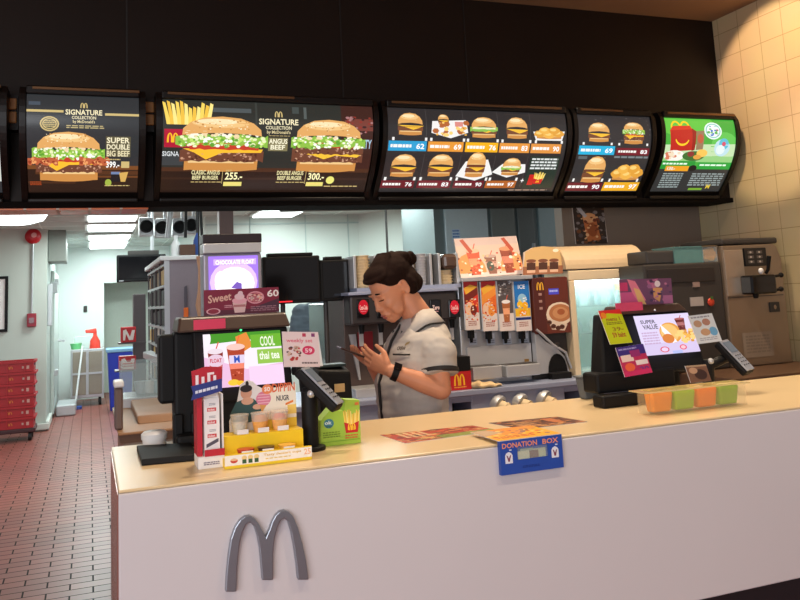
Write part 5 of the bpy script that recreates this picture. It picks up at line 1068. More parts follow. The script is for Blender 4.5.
# glowing purple drinks machine
Yp = 4.35
x0, x1, u0, u1 = R(203.5, 234, 262, 330, Yp)
t = thing('frozen_drink_machine', 'grey machine with a glowing purple picture panel and black top, behind the left register', 'drinks machine', ((x0+x1)/2, Yp+.2, ZL))
MB().box((x0, Yp, ZL+.0), (x1, Yp+.14, PY(232, 253, Yp).z)).build('body', mat('machine_grey', (150, 146, 162), .35, metal=.3), t, bevel=.01)
MB().box((x0, Yp-.012, PY(232, 253, Yp).z), (x1, Yp+.14, PY(232, 243, Yp).z)).build('steel_band', 'steel', t, bevel=.004)
MB().box((x0-.002, Yp-.015, PY(232, 243, Yp).z), (x1+.002, Yp+.14, u1)).build('black_top', mat('dark_top', (34, 24, 30), .4), t, bevel=.004)
a0, a1 = PY(208.5, 272, Yp).x, PY(258, 272, Yp).x; zt_ = PY(232, 256, Yp).z; zb_ = PY(232, 302, Yp).z
a = Art(50, 46); a.rect(0, 0, 50, 46, (150, 110, 226)); a.ell(25, 26, 24, 21, (206, 176, 250)); a.ell(26, 28, 20, 17, (255, 250, 255)); a.rect(5, 3, 48, 9, (190, 160, 246)); a.text('CHOCOLATE FLOAT', 7, 4, 46, 8.4, (250, 246, 255)); a.poly([(22, 32), (28, 26), (33, 28), (33, 34)], (110, 80, 170)); a.ell(12, 24, 6, 9, (250, 244, 255))
a.build('lit_panel', flat((a0, Yp, zt_), (a1, Yp, zt_), (a0, Yp, zb_), 50, 46), print_mat('panel_glow', emit=1.5), t, off=.003)
# beige hose with red tag, tool with orange handle
A = PY(199, 258, 5.2)
o = MB().tube([PY(199, 256, 5.2), PY(202, 270, 5.2), PY(201, 290, 5.2), PY(199, 305, 5.2), PY(203, 320, 5.2)], [.018, .024, .02, .022, .026]).build('hose', mat('hose_beige', (206, 160, 126), .5), None, smooth=True); MB().tube([PY(199, 257, 5.2), Vector((PY(199, 257, 5.2).x, 5.2, 2.59))], .005).build('cord', 'cable', o)
tag(o, 'beige hose hanging between the grey cabinet and the purple-lit machine', 'hose')
# hot holding cabinet with open shelves on its side
Y0 = 5.6; fx = PY(165, 300, Y0).x; fx1 = PY(200, 300, Y0).x; zt_ = PY(183, 260, Y0).z; Y1 = 7.2
t = thing('shelf_cabinet', 'tall mauve-grey steel cabinet with packed open shelves on its left side', 'cabinet', ((fx+fx1)/2, 6.4, 0))
mat('rack_dark', (84, 76, 78), .45); ms = mat('mauve_steel', (142, 132, 140), .4, metal=.35)
MB().box((fx, Y0, 0), (fx1, Y0+.03, zt_)).build('end_panel', ms, t, bevel=.004)
MB().box((fx+.35, Y0+.03, 0), (fx1, Y1, zt_-.01)).build('core', ms, t)
MB().box((fx-.03, Y0-.01, zt_), (fx1+.02, Y1, zt_+.03)).build('roof', 'white_plastic', t, bevel=.004)
MB().box((fx-.004, Y0-.006, .1), (fx+.03, Y0, zt_)).build('corner_strip', 'steel', t)
nz_ = 6; zs_ = [.95+i*(zt_-.98)/nz_ for i in range(nz_+1)]
for z in zs_: MB().box((fx-.008, Y0+.03, z-.008), (fx+.35, Y1, z+.008)).build('shelf', 'steel', t)
for y in (Y0+.4, Y0+.8, Y0+1.2, Y1-.03): MB().box((fx-.006, y-.012, .05), (fx+.004, y+.012, zt_)).build('upright', 'rack_dark', t)
rr_ = random.Random(12); cc = [(30, 26, 26), (196, 160, 90), (220, 214, 204), (50, 42, 40), (120, 84, 44), (24, 22, 24), (40, 34, 32)]
for iz in range(nz_):
    for iy, y in enumerate((Y0+.12, Y0+.5, Y0+.9, Y0+1.3)):
        c = rr_.choice(cc); hh = rr_.uniform(.085, .12)
        o = MB().box((fx+.005, y, zs_[iz]+.0125), (fx+.26, y+.24, zs_[iz]+.0125+hh)).build('food_tray', mat('shelfbox%d' % cc.index(c), c, .5), None, bevel=.008)
        tag(o, 'small food tray on the open side shelves of the mauve-grey cabinet', 'tray', 'food trays on the cabinet shelves')
p = PY(185.5, 313, Y0)
t = thing('spatula', 'scraper with orange handle hanging on the mauve-grey cabinet', 'scraper', p)
MB().box((p.x-.014, Y0-.03, p.z-.055), (p.x+.016, Y0-.012, p.z+.035)).build('handle', mat('orange', (236, 110, 30), .5), t, bevel=.005)
MB().prism([(p.x-.01, Y0-.02, p.z+.03), (p.x+.012, Y0-.02, p.z+.03), (p.x+.01, Y0-.02, p.z+.18), (p.x-.008, Y0-.02, p.z+.17)], (0, .012, 0)).build('blade', mat('dull_blade', (84, 78, 88), .4), t)
# things on the cabinet roof
zr = zt_+.031
o = MB().lathe([(.001, zr), (.03, zr), (.03, zr+.09), (.012, zr+.12), (.012, zr+.15), (.001, zr+.15)], (PY(176, 255, 5.8).x, 5.8, 0), 16).build('squeeze_bottle', 'white_plastic', None, smooth=True); tag(o, 'white squeeze bottle on the roof of the mauve-grey cabinet', 'bottle')
x0, x1, u0, u1 = R(179, 249, 194, 259, 5.8)
o = openbox(MB(), x0, x1, 5.72, 5.95, zr, zr+.08, .008).build('basket', mat('basket_brown', (84, 54, 38), .6, noise=.2, scale=80), None); tag(o, 'dark brown basket on the roof of the mauve-grey cabinet', 'basket')
m = MB(); m.prism([PY(x, y, 5.75) for x, y in ((194, 240), (197, 232), (200, 236), (200.5, 250), (198, 257), (195.5, 256), (193, 250))], (0, .04, 0)); o = m.build('cloth', mat('blue_cloth', (46, 74, 140), .8), None, bevel=.008); tag(o, 'blue cloth hanging above the mauve-grey cabinet', 'cloth')
MB().tube([PY(197, 234, 5.77), Vector((PY(197, 234, 5.77).x, 5.77, 2.59))], .006).build('cord', 'cable', o)
# four black round lamps in steel housings
rail_z = 0
for i, (px, py) in enumerate(((146.3, 226.3), (162, 227.5), (179.7, 227), (191.3, 225))):
    p = PY(px, py, 7.0)
    t = thing('heat_lamp', 'steel lamp housing with black round mouth over the cabinet, %s of the four' % ['leftmost', 'second from left', 'third from left', 'rightmost'][i], 'lamp', p, 'round lamps over the cabinet')
    MB().box((p.x-.055, 7.0, p.z-.075), (p.x+.055, 7.16, p.z+.075)).build('housing', 'steel', t, bevel=.01)
    MB().lathe([(.05, 0), (.054, .0), (.05, .03), (.046, .03), (.04, .005), (.001, .005)], (p.x, 7.0, p.z), 24, Matrix.Rotation(PI/2, 3, 'X')).build('mouth', 'black', t, smooth=True)
    MB().tube([(p.x+.03, 7.1, p.z+.07), (p.x+.03, 7.1, 2.595)], .012).build('hanger', 'steel', t)
for i, px in enumerate((170, 185, 199)):
    p = PY(px, 215, 6.6)
    o = MB().tube([(p.x, 6.6, 2.6), (p.x+.01, 6.6, 2.3), (p.x+.02*(i-1), 6.6, 2.03)], .012 if i != 0 else .022).build('hanging_cable', 'steel' if i == 0 else 'cable', None, smooth=True); tag(o, ['steel conduit hanging among the round lamps', 'black cable hanging between the round lamps', 'black cable hanging right of the round lamps'][i], 'cable')
# TV hung from ceiling
Yt = 8.0; x0, x1, u0, u1 = R(116.7, 254.5, 166, 281.5, Yt)
t = thing('monitor', 'black monitor hanging from the ceiling above the far doorway', 'monitor', ((x0+x1)/2, Yt, u0))
MB().box((x0, Yt, u0), (x1, Yt+.06, u1)).build('casing', 'black', t, bevel=.01)
MB().box((x0+.02, Yt-.003, u0+.03), (x1-.02, Yt, u1-.02)).build('screen', 'black_gloss', t)
MB().box((x0+.02, Yt-.006, u0+.008), (x0+.06, Yt, u0+.016)).build('badge', 'steel', t)
MB().box((x0+.1, Yt+.02, u1), (x1-.06, Yt+.1, u1+.04)).build('mount_bar', 'dark_grey', t, bevel=.005)
MB().tube([((x0+x1)/2+.1, Yt+.06, u1+.03), ((x0+x1)/2+.1, Yt+.06, 2.6)], .018).build('mount_pole', 'steel', t)
# two black screens in the middle
for k, (px0, px1, py0, py1, Y, lb) in enumerate(((263, 320.5, 256, 303.5, 4.6, 'wide black kitchen monitor left of the person, the nearer one'), (320.5, 349.5, 259.5, 301, 4.62, 'black kitchen monitor just left of the cup rack'))):
    x0, x1, u0, u1 = R(px0, py0, px1, py1, Y)
    t = thing('monitor', lb, 'monitor', ((x0+x1)/2, Y, u0), 'black kitchen monitors')
    MB().box((x0, Y, u0), (x1, Y+.07, u1)).build('casing', 'black', t, bevel=.008)
    MB().box((x0+.015, Y-.003, u0+.02), (x1-.015, Y, u1-.015)).build('screen', 'black_gloss', t)
    MB().box((x0+.03, Y-.0, u1), (x1-.04, Y+.05, u1+.018)).build('top_bar', 'black', t, bevel=.004)
    MB().tube([((x0+x1)/2-.04, Y+.08, u1-.05), ((x0+x1)/2-.04, Y+.08, ZL+.0)], .014).build('stand_pole', 'dark_grey', t)
    if k == 0:
        s_ = PY(287, 301.5, Y); MB().box((s_.x-.06, Y-.006, s_.z-.004), (s_.x+.03, Y-.003, s_.z+.003)).build('red_light_strip', mat('red_glow', (230, 40, 50), .4, emit=.8), t)
# dark glass cabinet
x0, x1, u0, u1 = R(330, 303, 366, 400, 5.45)
t = thing('glass_cabinet', 'dark teal glass cabinet behind the hands of the person', 'cabinet', ((x0+x1)/2, 5.6, 0))
MB().box((x0, 5.45, 0), (x1+.5, 6.0, PY(345, 302, 5.45).z)).build('body', mat('teal_glass', (44, 66, 66), .15), t, bevel=.01)
MB().box((x0-.004, 5.44, .6), (x0+.02, 5.45, PY(345, 303, 5.45).z)).build('frame', 'dark_grey', t)
# long kitchen table behind, with stuff on it
x0, x1, u0, u1 = R(262, 330, 332, 400, 6.0)
t = thing('kitchen_table', 'steel kitchen table seen under the black monitors', 'table', ((x0+x1)/2, 6.9, 0))
MB().box((x0-.2, 6.9, .9), (x1+.9, 7.5, .94)).build('top', 'steel', t)
for xx in (x0-.15, x1+.85):
    for yy in (6.95, 7.45): MB().tube([(xx, yy, 0), (xx, yy, .9)], .02).build('leg', 'steel', t)
for i, (px, yy, hh, c, lb) in enumerate(((288, 7.1, .34, (226, 226, 220), 'white upright box on the steel kitchen table'), (298, 7.2, .22, (150, 160, 170), 'grey box on the steel kitchen table'), (322, 7.15, .4, (190, 200, 204), 'pale tall box on the steel kitchen table, right of the others'))):
    p = PY(px, 330, yy); o = MB().box((p.x-.07, yy, .941), (p.x+.07, yy+.12, .941+hh)).build('kitchen_box', mat('kbox%d' % i, c, .5), None, bevel=.006); tag(o, lb, 'box')
# stainless fridge behind the drinks machines
Yf = 6.4; x0, x1, u0, u1 = R(437, 205, 565, 300, Yf)
t = thing('upright_fridge', 'tall stainless double-door fridge behind the drinks dispenser', 'fridge', ((x0+x1)/2, Yf+.4, 0))
MB().box((x0, Yf+.03, 0), (x1, Yf+.8, 2.5)).build('body', mat('fridge_body', (120, 132, 134), .35, metal=.4), t)
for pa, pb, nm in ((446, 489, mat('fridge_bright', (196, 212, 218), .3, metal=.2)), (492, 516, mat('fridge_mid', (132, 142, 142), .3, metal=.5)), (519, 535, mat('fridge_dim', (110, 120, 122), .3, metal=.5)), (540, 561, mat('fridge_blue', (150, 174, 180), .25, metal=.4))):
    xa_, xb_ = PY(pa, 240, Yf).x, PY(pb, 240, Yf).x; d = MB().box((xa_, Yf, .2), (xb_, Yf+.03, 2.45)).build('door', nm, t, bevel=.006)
    MB().box((xb_-.03, Yf-.03, 1.1), (xb_-.015, Yf-.0, 1.9)).build('handle', 'steel', d)
s_ = PY(456, 236, Yf); a = Art(10, 14); a.rect(0, 0, 10, 14, (190, 210, 226)); a.lines(1, 1, 9, 13, 4, (60, 110, 180), 3)
a.build('blue_notice', flat((s_.x-.04, Yf, s_.z+.06), (s_.x+.04, Yf, s_.z+.06), (s_.x-.04, Yf, s_.z-.06), 10, 14), MATS['printed'], t, off=.003)
o = MB().tube([PY(280, 209, 7.2), PY(360, 207.5, 7.2), PY(450, 205, 7.2)], .03).build('ceiling_pipe', mat('pipe_dark', (110, 108, 100), .4, metal=.4), None, smooth=True); tag(o, 'dark horizontal pipe under the kitchen ceiling above the monitors', 'pipe')
o['label'] = 'dark horizontal pipe under the kitchen ceiling above the monitors'
# black mullion line
p = PY(386.5, 230, 8.1); o = MB().tube([(p.x, 8.1, 0), (p.x, 8.1, 2.6)], .012).build('thin_pole', 'dark_grey', None); tag(o, 'thin dark vertical pipe on the pale kitchen wall above the hair bun', 'pipe')
# red fries boxes on a rack post
t = thing('rack_post', 'dark narrow rack post standing left of the cabinet shelves', 'rack', (PY(140, 330, 7.4).x, 7.5, 0))
x0, x1, u0, u1 = R(133.5, 294, 146, 370, 7.4)
MB().box((x0, 7.4, 0), (x1, 7.55, u1)).build('post', mat('rack_dark', (84, 76, 78), .45), t, bevel=.008)
MB().box((x0-.12, 7.38, PY(135, 342, 7.4).z-.012), (x1, 7.6, PY(135, 342, 7.4).z)).build('shelf', 'rack_dark', t)
MB().box((x0-.15, 7.38, PY(135, 369.5, 7.4).z-.012), (x1, 7.6, PY(135, 369.5, 7.4).z)).build('shelf', 'rack_dark', t)
for k, (pa, ya, pb, yb) in enumerate(((121, 327, 136, 341), (119, 356, 136, 369))):
    x0, x1, u0, u1 = R(pa, ya, pb, yb, 7.39); u0 = PY(135, (342, 369.5)[k], 7.4).z+.001
    o = MB().box((x0, 7.39, u0), (x1, 7.52, u1)).build('fries_carton_box', 'red', None, bevel=.004); tag(o, ['red box with a white mark on the upper shelf of the dark rack post', 'red box with white fries cartons on the lower shelf of the dark rack post'][k], 'box')
    a = Art(15, 14); a.poly([(2, 3), (5, 2), (9, 9), (11, 3), (14, 3), (12, 12), (8, 12), (5, 6), (4, 12), (2, 12)], (238, 228, 220))
    if k: a.rect(3, 6, 13, 13, (240, 220, 200)); a.lines(3, 7, 13, 12, 2, (210, 80, 60), 3)
    a.build('box_print', flat((x0, 7.39, u1), (x1, 7.39, u1), (x0, 7.39, u0), 15, 14), MATS['printed'], o, off=.002)
o = MB().hexa([PY(x, y, Y) for x, y, Y in ((143, 358, 6.9), (160, 366, 5.9), (166, 368, 5.9), (152, 356, 6.9), (143, 352, 6.9), (160, 358, 5.9), (166, 358, 5.9), (152, 350, 6.9))]).build('chute', 'steel', None, bevel=.004); tag(o, 'sloping steel chute in front of the cabinet shelves', 'chute')

# ------------------------------------------------- corridor
Yc2 = 14.3
x0, x1, u0, u1 = R(70.6, 349, 104, 396, Yc2)
t = thing('steel_cart', 'two-door steel cart on wheels at the end of the corridor', 'cart', ((x0+x1)/2, Yc2+.3, 0))
MB().box((x0, Yc2, .13), (x1, Yc2+.55, u1)).build('body', 'steel', t, bevel=.01)
xm = (x0+x1)/2
for a_, b_ in ((x0+.03, xm-.02), (xm+.02, x1-.03)):
    d = MB().box((a_, Yc2-.02, .18), (b_, Yc2, u1-.04)).build('door', mat('cart_door', (150, 140, 126), .3, metal=.3), t, bevel=.006)
    MB().box((a_, Yc2-.03, (u1+.1)/2), (b_, Yc2-.02, (u1+.1)/2+.03)).build('handle', 'steel', d)
for xx in (x0+.06, x1-.06):
    for yy in (Yc2+.06, Yc2+.5): MB().cyl((xx-.02, yy, .06), (xx+.02, yy, .06), .06, seg=16).build('wheel', 'rubber', t)
def lath(name, prof, x, y, z, m, lb, cat): 
    o = MB().lathe([(r_, z+h_) for r_, h_ in prof], (x, y, 0), 20).build(name, m, None, smooth=True); return tag(o, lb, cat)
p = PY(76, 348, Yc2+.2); lath('tub', [(.001, .001), (.07, .001), (.09, .09), (.001, .09)], p.x, Yc2+.2, u1, mat('lime_tub', (110, 200, 130), .5), 'green tub on the left of the steel cart', 'tub')
p = PY(83, 342, Yc2+.35); o = MB().box((p.x-.13, Yc2+.3, u1+.001), (p.x+.13, Yc2+.5, u1+.2)).build('storage_box', mat('frost_box', (220, 234, 232), .3, alpha=.7), None, bevel=.01); tag(o, 'frosted clear box on the steel cart', 'box')
p = PY(95, 345, Yc2+.12)
t = thing('spray_bottle', 'red spray bottle on top of the steel cart', 'bottle', (p.x, Yc2+.12, u1))
MB().lathe([(.001, u1+.001), (.085, u1+.001), (.075, u1+.12), (.03, u1+.2), (.026, u1+.25), (.001, u1+.25)], (p.x, Yc2+.12, 0), 18).build('body', mat('spray_red', (222, 60, 44), .4), t, smooth=True)
MB().hexa([(p.x-.14, Yc2+.09, u1+.25), (p.x+.03, Yc2+.09, u1+.24), (p.x+.03, Yc2+.15, u1+.24), (p.x-.14, Yc2+.15, u1+.25), (p.x-.15, Yc2+.1, u1+.3), (p.x+.02, Yc2+.1, u1+.32), (p.x+.02, Yc2+.14, u1+.32), (p.x-.15, Yc2+.14, u1+.3)]).build('trigger_head', 'spray_red', t, bevel=.01)
A = PY(82.5, 346, Yc2-.05); B = PZ(74, 401, .03)
t = thing('mop', 'white mop handle leaning against the steel cart', 'mop', (B.x, B.y, 0))
A2 = PY(82.5, 346, Yc2-.06)
B2 = Vector((PY(75, 398, Yc2-.35).x, Yc2-.35, .03))
MB().tube([B2, A2], .016).build('handle', 'white_plastic', t, smooth=True)
MB().box((B2.x-.1, B2.y-.04, 0), (B2.x+.1, B2.y+.04, .05)).build('head', mat('mop_blue', (60, 90, 170), .7), t, bevel=.01)
Yb = 13.3; x0, x1, u0, u1 = R(107.6, 350, 133, 390, Yb)
t = thing('waste_bin', 'blue bin with pale lid beside the steel cart', 'bin', ((x0+x1)/2, Yb+.25, 0))
MB().hexa([(x0+.04, Yb+.02, 0), (x1-.02, Yb+.02, 0), (x1-.02, Yb+.5, 0), (x0+.04, Yb+.5, 0), (x0, Yb, u1-.03), (x1, Yb, u1-.03), (x1, Yb+.52, u1-.03), (x0, Yb+.52, u1-.03)]).build('body', mat('bin_blue', (26, 50, 170), .4), t, bevel=.015)
MB().box((x0-.02, Yb-.02, u1-.03), (x1+.02, Yb+.54, u1+.02)).build('lid', mat('lid_blue', (130, 176, 214), .4), t, bevel=.01)
# fire alarm and call point on the left wall
Yw = YA-.001
p = PY(33.3, 236.5, Yw)
t = thing('fire_alarm', 'round red fire alarm sounder high on the left wall', 'alarm', p)
MB().lathe([(.088, 0), (.1, .03), (.08, .06), (.04, .07), (.001, .07)], (p.x, Yw, p.z), 28, Matrix.Rotation(PI/2, 3, 'X')).build('dome', mat('alarm_red', (190, 30, 42), .35), t, smooth=True)
MB().lathe([(.035, .066), (.03, .078), (.001, .078)], (p.x+.012, Yw, p.z+.012), 20, Matrix.Rotation(PI/2, 3, 'X')).build('centre_cap', mat('alarm_pale', (226, 150, 150), .35), t)
q = PY(31.8, 320, Yw)
o = MB().tube([(p.x, Yw-.02, 2.6), (p.x, Yw-.02, p.z+.09)], .012).tube([(p.x, Yw-.02, p.z-.09), (q.x, Yw-.02, q.z+.09)], .012).build('conduit', 'steel', None, smooth=True); tag(o, 'thin grey conduit running down the left wall between the red alarm and call point', 'conduit')
t = thing('call_point', 'small dark red call point low on the left wall under the alarm', 'alarm', q)
MB().box((q.x-.055, Yw-.05, q.z-.085), (q.x+.055, Yw, q.z+.085)).build('box', mat('call_red', (150, 30, 50), .4), t, bevel=.008)
MB().box((q.x-.03, Yw-.056, q.z-.04), (q.x+.03, Yw-.05, q.z+.03)).build('glass', mat('call_glass', (110, 50, 60), .15), t)
x0, x1, u0, u1 = R(-40, 277, 8, 333, Yw)
t = thing('notice_board', 'white notice board in a black frame at the left edge of the photo', 'notice board', ((x0+x1)/2, Yw, u0))
MB().box((x0, Yw-.02, u0), (x1, Yw-.005, u1)).build('board', 'white_card', t)
for lo, hi in (((x0, Yw-.03, u0), (x1, Yw, u0+.035)), ((x0, Yw-.03, u1-.035), (x1, Yw, u1)), ((x1-.035, Yw-.03, u0+.035), (x1, Yw, u1-.035)), ((x0, Yw-.03, u0+.035), (x0+.035, Yw, u1-.035))): MB().box(lo, hi).build('frame', 'black', t)
# duct box above corridor door
x0, x1, u0, u1 = R(47.5, 222, 66.5, 262, YA+.3)
o = MB().box((XA+.001, YA+.15, PY(57, 262, YA+.3).z), (x1, YA+.9, 2.6)).build('air_duct', mat('duct_grey', (128, 132, 126), .5), None, bevel=.01); tag(o, 'square grey duct box under the ceiling beside the red alarm', 'duct')
# cold room fittings along the corridor-left wall
def fit(name, lb, cat, px, py, w, h, dep, m, shape='box'):
    p = PX(px, py, XA); 
    o = MB().box((XA+.001, p.y-w/2, p.z-h/2), (XA+dep, p.y+w/2, p.z+h/2)).build(name, m, None, bevel=.008); tag(o, lb, cat); return o
t = thing('cold_room_door', 'pale cold room door on the left side of the corridor', 'door', (XA, 13.5, 0))
MB().box((XA+.001, 12.95, .06), (XA+.05, 14.9, 2.1)).build('leaf', mat('door_pale', (196, 206, 202), .35), t, bevel=.012)
for z in (.6, 1.9): MB().box((XA+.05, 13.0, z), (XA+.1, 13.3, z+.08)).build('hinge', 'steel', t, bevel=.006)
p = PX(55, 352, XA); MB().tube([(XA+.05, 14.5, 1.05), (XA+.14, 14.5, 1.05), (XA+.14, 14.2, 1.05)], .02).build('handle', 'steel', t)
fit('wall_fitting', 'grey vertical push bar near the corner of the left wall', 'bar', 47.5, 305, .12, .55, .06, 'steel')
fit('switch_box', 'small steel switch box high on the corridor side of the left wall', 'switch', 51, 288, .2, .16, .09, 'steel')
fit('socket_box', 'grey socket box low on the corridor side of the left wall', 'socket', 50.5, 392, .16, .16, .05, 'dark_grey')
p = PZ(58, 407, 0.0)
o = MB().box((XA+.07, 13.2, 0), (XA+.34, 14.0, .16)).build('step_block', 'steel', None, bevel=.02); tag(o, 'low grey block on the floor beside the cold room door', 'block')
# switch on far wall
p = PY(85.4, 309, YF); o = MB().box((p.x-.03, YF-.03, p.z-.055), (p.x+.03, YF-.001, p.z+.055)).build('wall_switch', 'dark_grey', None, bevel=.008); tag(o, 'small dark wall switch on the bright far wall', 'switch')
# red crates on a dolly
Yx = 11.0; cr = mat('crate_red', (170, 20, 30), .45); x1 = PY(35.5, 400, Yx).x; x0 = x1-.62
t = thing('dolly', 'black wheeled dolly under the red crates', 'dolly', ((x0+x1)/2, Yx+.2, 0))
MB().box((x0, Yx, .1), (x1, Yx+.42, .15)).build('deck', mat('dolly_dark', (60, 22, 26), .5), t, bevel=.01)
for xx in (x0+.06, x1-.06):
    for yy in (Yx+.06, Yx+.36): MB().cyl((xx-.018, yy, .05), (xx+.018, yy, .05), .05, seg=16).build('wheel', 'rubber', t)
ztop = PY(20, 361, Yx).z; hc = (ztop-.151)/6
root = thing('crate', 'red plastic crate at the bottom of the stack by the left wall', 'crate', ((x0+x1)/2, Yx+.2, .151), 'red crates stacked by the left wall')
z = .151
m = MB(); openbox(m, x0+.02, x1-.02, Yx+.02, Yx+.4, z, z+hc*.94, .012); m.build('body', cr, root)
m = MB()
for lo, hi in (((x0, Yx, z+hc*.78), (x1, Yx+.02, z+hc*.98)), ((x0, Yx+.4, z+hc*.78), (x1, Yx+.42, z+hc*.98)), ((x1-.02, Yx+.02, z+hc*.78), (x1, Yx+.4, z+hc*.98)), ((x0, Yx+.02, z+hc*.78), (x0+.02, Yx+.4, z+hc*.98))): m.box(lo, hi)
m.build('rim', cr, root)
for xx in (x0+.12, (x0+x1)/2, x1-.12): MB().box((xx-.008, Yx+.004, z), (xx+.008, Yx+.02, z+hc*.78)).build('rib', cr, root)
a = Art(62, 16); a.text('burger', 4, 5, 20, 10, (200, 110, 50)); a.rect(47, 6, 50, 10, (196, 160, 150)); a.rect(52, 5, 55, 11, (200, 150, 140)); golden_m(a, 30, 5, 37, 10, (206, 110, 44))
a.build('crate_marks', flat((x0, Yx+.02, z+hc*.8), (x1, Yx+.02, z+hc*.8), (x0, Yx+.02, z), 62, 16), MATS['printed'], root, off=.002)
MB().box((x1-.022, Yx+.13, z+hc*.5), (x1-.016, Yx+.29, z+hc*.7)).build('hand_hole', mat('hole_dark', (70, 12, 18), .6), root)
nm = ['', 'second red crate from the bottom of the stack by the left wall', 'third red crate from the bottom of the stack', 'third red crate from the top of the stack', 'second red crate from the top of the stack', 'topmost red crate of the stack by the left wall']
for i in range(1, 6): dup(root, (root.location.x+.004*(-1)**i, root.location.y, .151+hc*i), label=nm[i])
# ================================================================== people
mat('skin', (218, 148, 112), .5, noise=.05, scale=20); mat('shirt', (190, 183, 176), .8, noise=.03, scale=60, bump=.15); mat('shirt_black', (34, 30, 30), .7)
mat('hair', (34, 18, 12), .85, noise=.35, scale=70, bump=.6, spec=.15); mat('trousers', (26, 25, 28), .8); mat('lips', (176, 92, 84), .45); mat('shoe', (18, 17, 18), .4)
def capsule(m, p0, p1, r0, r1, seg=16, sq=(1, 1)):
    p0 = Vector(p0); p1 = Vector(p1); d = p1-p0; L_ = d.length; q = Vector((0, 0, 1)).rotation_difference(d).to_matrix()
    prof_ = [(max(1e-7, r0*math.cos(a_)), r0*math.sin(a_)) for a_ in [-PI/2+PI/2*i/4 for i in range(5)]]+[(max(1e-7, r1*math.cos(a_)), L_+r1*math.sin(a_)) for a_ in [PI/2*i/4 for i in range(5)]]
    rings = []
    for r_, z_ in prof_:
        rings.append([m.bm.verts.new(p0+q @ Vector((r_*math.cos(2*PI*k/seg)*sq[0], r_*math.sin(2*PI*k/seg)*sq[1], z_))) for k in range(seg)])
    for a_, b_ in zip(rings, rings[1:]):
        for k in range(seg): m.bm.faces.new((a_[k], a_[(k+1) % seg], b_[(k+1) % seg], b_[k]))
    m.bm.faces.new(rings[0][::-1]); m.bm.faces.new(rings[-1])
    return m
def loft(m, secs, seg=28):   # secs: (centre, ex, ey) elliptical sections
    rings = []
    for c, ex, ey in secs:
        c = Vector(c); ex = Vector(ex); ey = Vector(ey)
        rings.append([m.bm.verts.new(c+ex*math.cos(2*PI*k/seg)+ey*math.sin(2*PI*k/seg)) for k in range(seg)])
    for a_, b_ in zip(rings, rings[1:]):
        for k in range(seg): m.bm.faces.new((a_[k], a_[(k+1) % seg], b_[(k+1) % seg], b_[k]))
    m.bm.faces.new(rings[0][::-1]); m.bm.faces.new(rings[-1]); return m
def fuse(m, name, material, parent, voxel, smooth=6, label=None, wrinkle=0):
    bmesh.ops.recalc_face_normals(m.bm, faces=m.bm.faces)
    me = bpy.data.meshes.new('tmp'); m.bm.to_mesh(me); m.bm.free(); ob = bpy.data.objects.new('tmp', me); COL.objects.link(ob)
    md = ob.modifiers.new('r', 'REMESH'); md.mode = 'VOXEL'; md.voxel_size = voxel; md.adaptivity = 0
    md2 = ob.modifiers.new('s', 'SMOOTH'); md2.iterations = smooth; md2.factor = .5
    dg = bpy.context.evaluated_depsgraph_get(); out = bpy.data.meshes.new_from_object(ob.evaluated_get(dg))
    bpy.data.objects.remove(ob); bpy.data.meshes.remove(me)
    out.name = name; I = inv_of(parent); I3 = I.to_3x3()
    from mathutils import noise as NZ
    if wrinkle:
        nn = [v.normal.copy() for v in out.vertices]
        for v, n_ in zip(out.vertices, nn):
            q = Vector((v.co.x*9, v.co.y*9, v.co.z*22)); v.co += n_*wrinkle*(NZ.noise(q)+.4*NZ.noise(q*2.3))
    for v in out.vertices: v.co = I @ v.co
    for p in out.polygons: p.use_smooth = True
    out.materials.clear(); out.materials.append(material if not isinstance(material, str) else MATS[material])
    o = bpy.data.objects.new(name, out); COL.objects.link(o); o.parent = parent
    if label: o['label'] = label
    return o
def hand(m, wrist, fwd, up, side, curl=.5, s=1, spread=.1, thumb=1):
    # fwd: along the hand, up: back-of-hand normal, side: towards the thumb
    fwd = Vector(fwd).normalized(); side = Vector(side); side = (side-fwd*side.dot(fwd)).normalized(); up = Vector(up); up = (up-fwd*up.dot(fwd)-side*up.dot(side)).normalized()
    w = Vector(wrist); kn = w+fwd*.085*s
    loft(m, [(w, side*.024*s, up*.018*s), (w+fwd*.03*s, side*.031*s, up*.017*s), (w+fwd*.065*s, side*.038*s, up*.015*s), (w+fwd*.088*s, side*.036*s, up*.012*s)], 16)
    lens = (.068, .076, .070, .056)
    for i in range(4):
        off = (.027-.018*i)*s; b = w+fwd*.078*s+side*off; L_ = lens[i]*s; d = fwd+side*(.14-.09*i)*spread*4; d.normalize(); r_ = .0088*s if i < 3 else .0078*s
        ang = 0; p = b
        for j, (fr_, cu) in enumerate(((.45, .35), (.3, .9), (.25, 1.1))):
            ang += cu*curl; dd = d*math.cos(ang)-up*math.sin(ang); q = p+dd*L_*fr_*1.15; capsule(m, p, q, r_*(1-.08*j), r_*(.94-.08*j), 10); p = q
    b = w+fwd*.025*s+side*.022*s; d1 = (fwd*.75+side*.6*thumb-up*.35).normalized(); p1 = b+d1*.042*s; d2 = (fwd*.95+side*.1-up*.3).normalized()
    capsule(m, b, p1, .014*s, .0105*s, 10); p2 = p1+d2*.03*s; capsule(m, p1, p2, .0102*s, .009*s, 10); capsule(m, p2, p2+(fwd*.9-up*.3).normalized()*.022*s, .009*s, .0078*s, 10)

# ---- the person behind the counter. World frame: she faces -X.
YW = 3.34
Wp = lambda x, y, Y=YW: PY(x, y, Y)
HC = Wp(392.5, 289); 
hipc = Wp(410, 425); hipc.z = .93
root = thing('person', 'person in a pale short-sleeved shirt with black trim looking down at a phone', 'person', (hipc.x+.01, YW, 0))
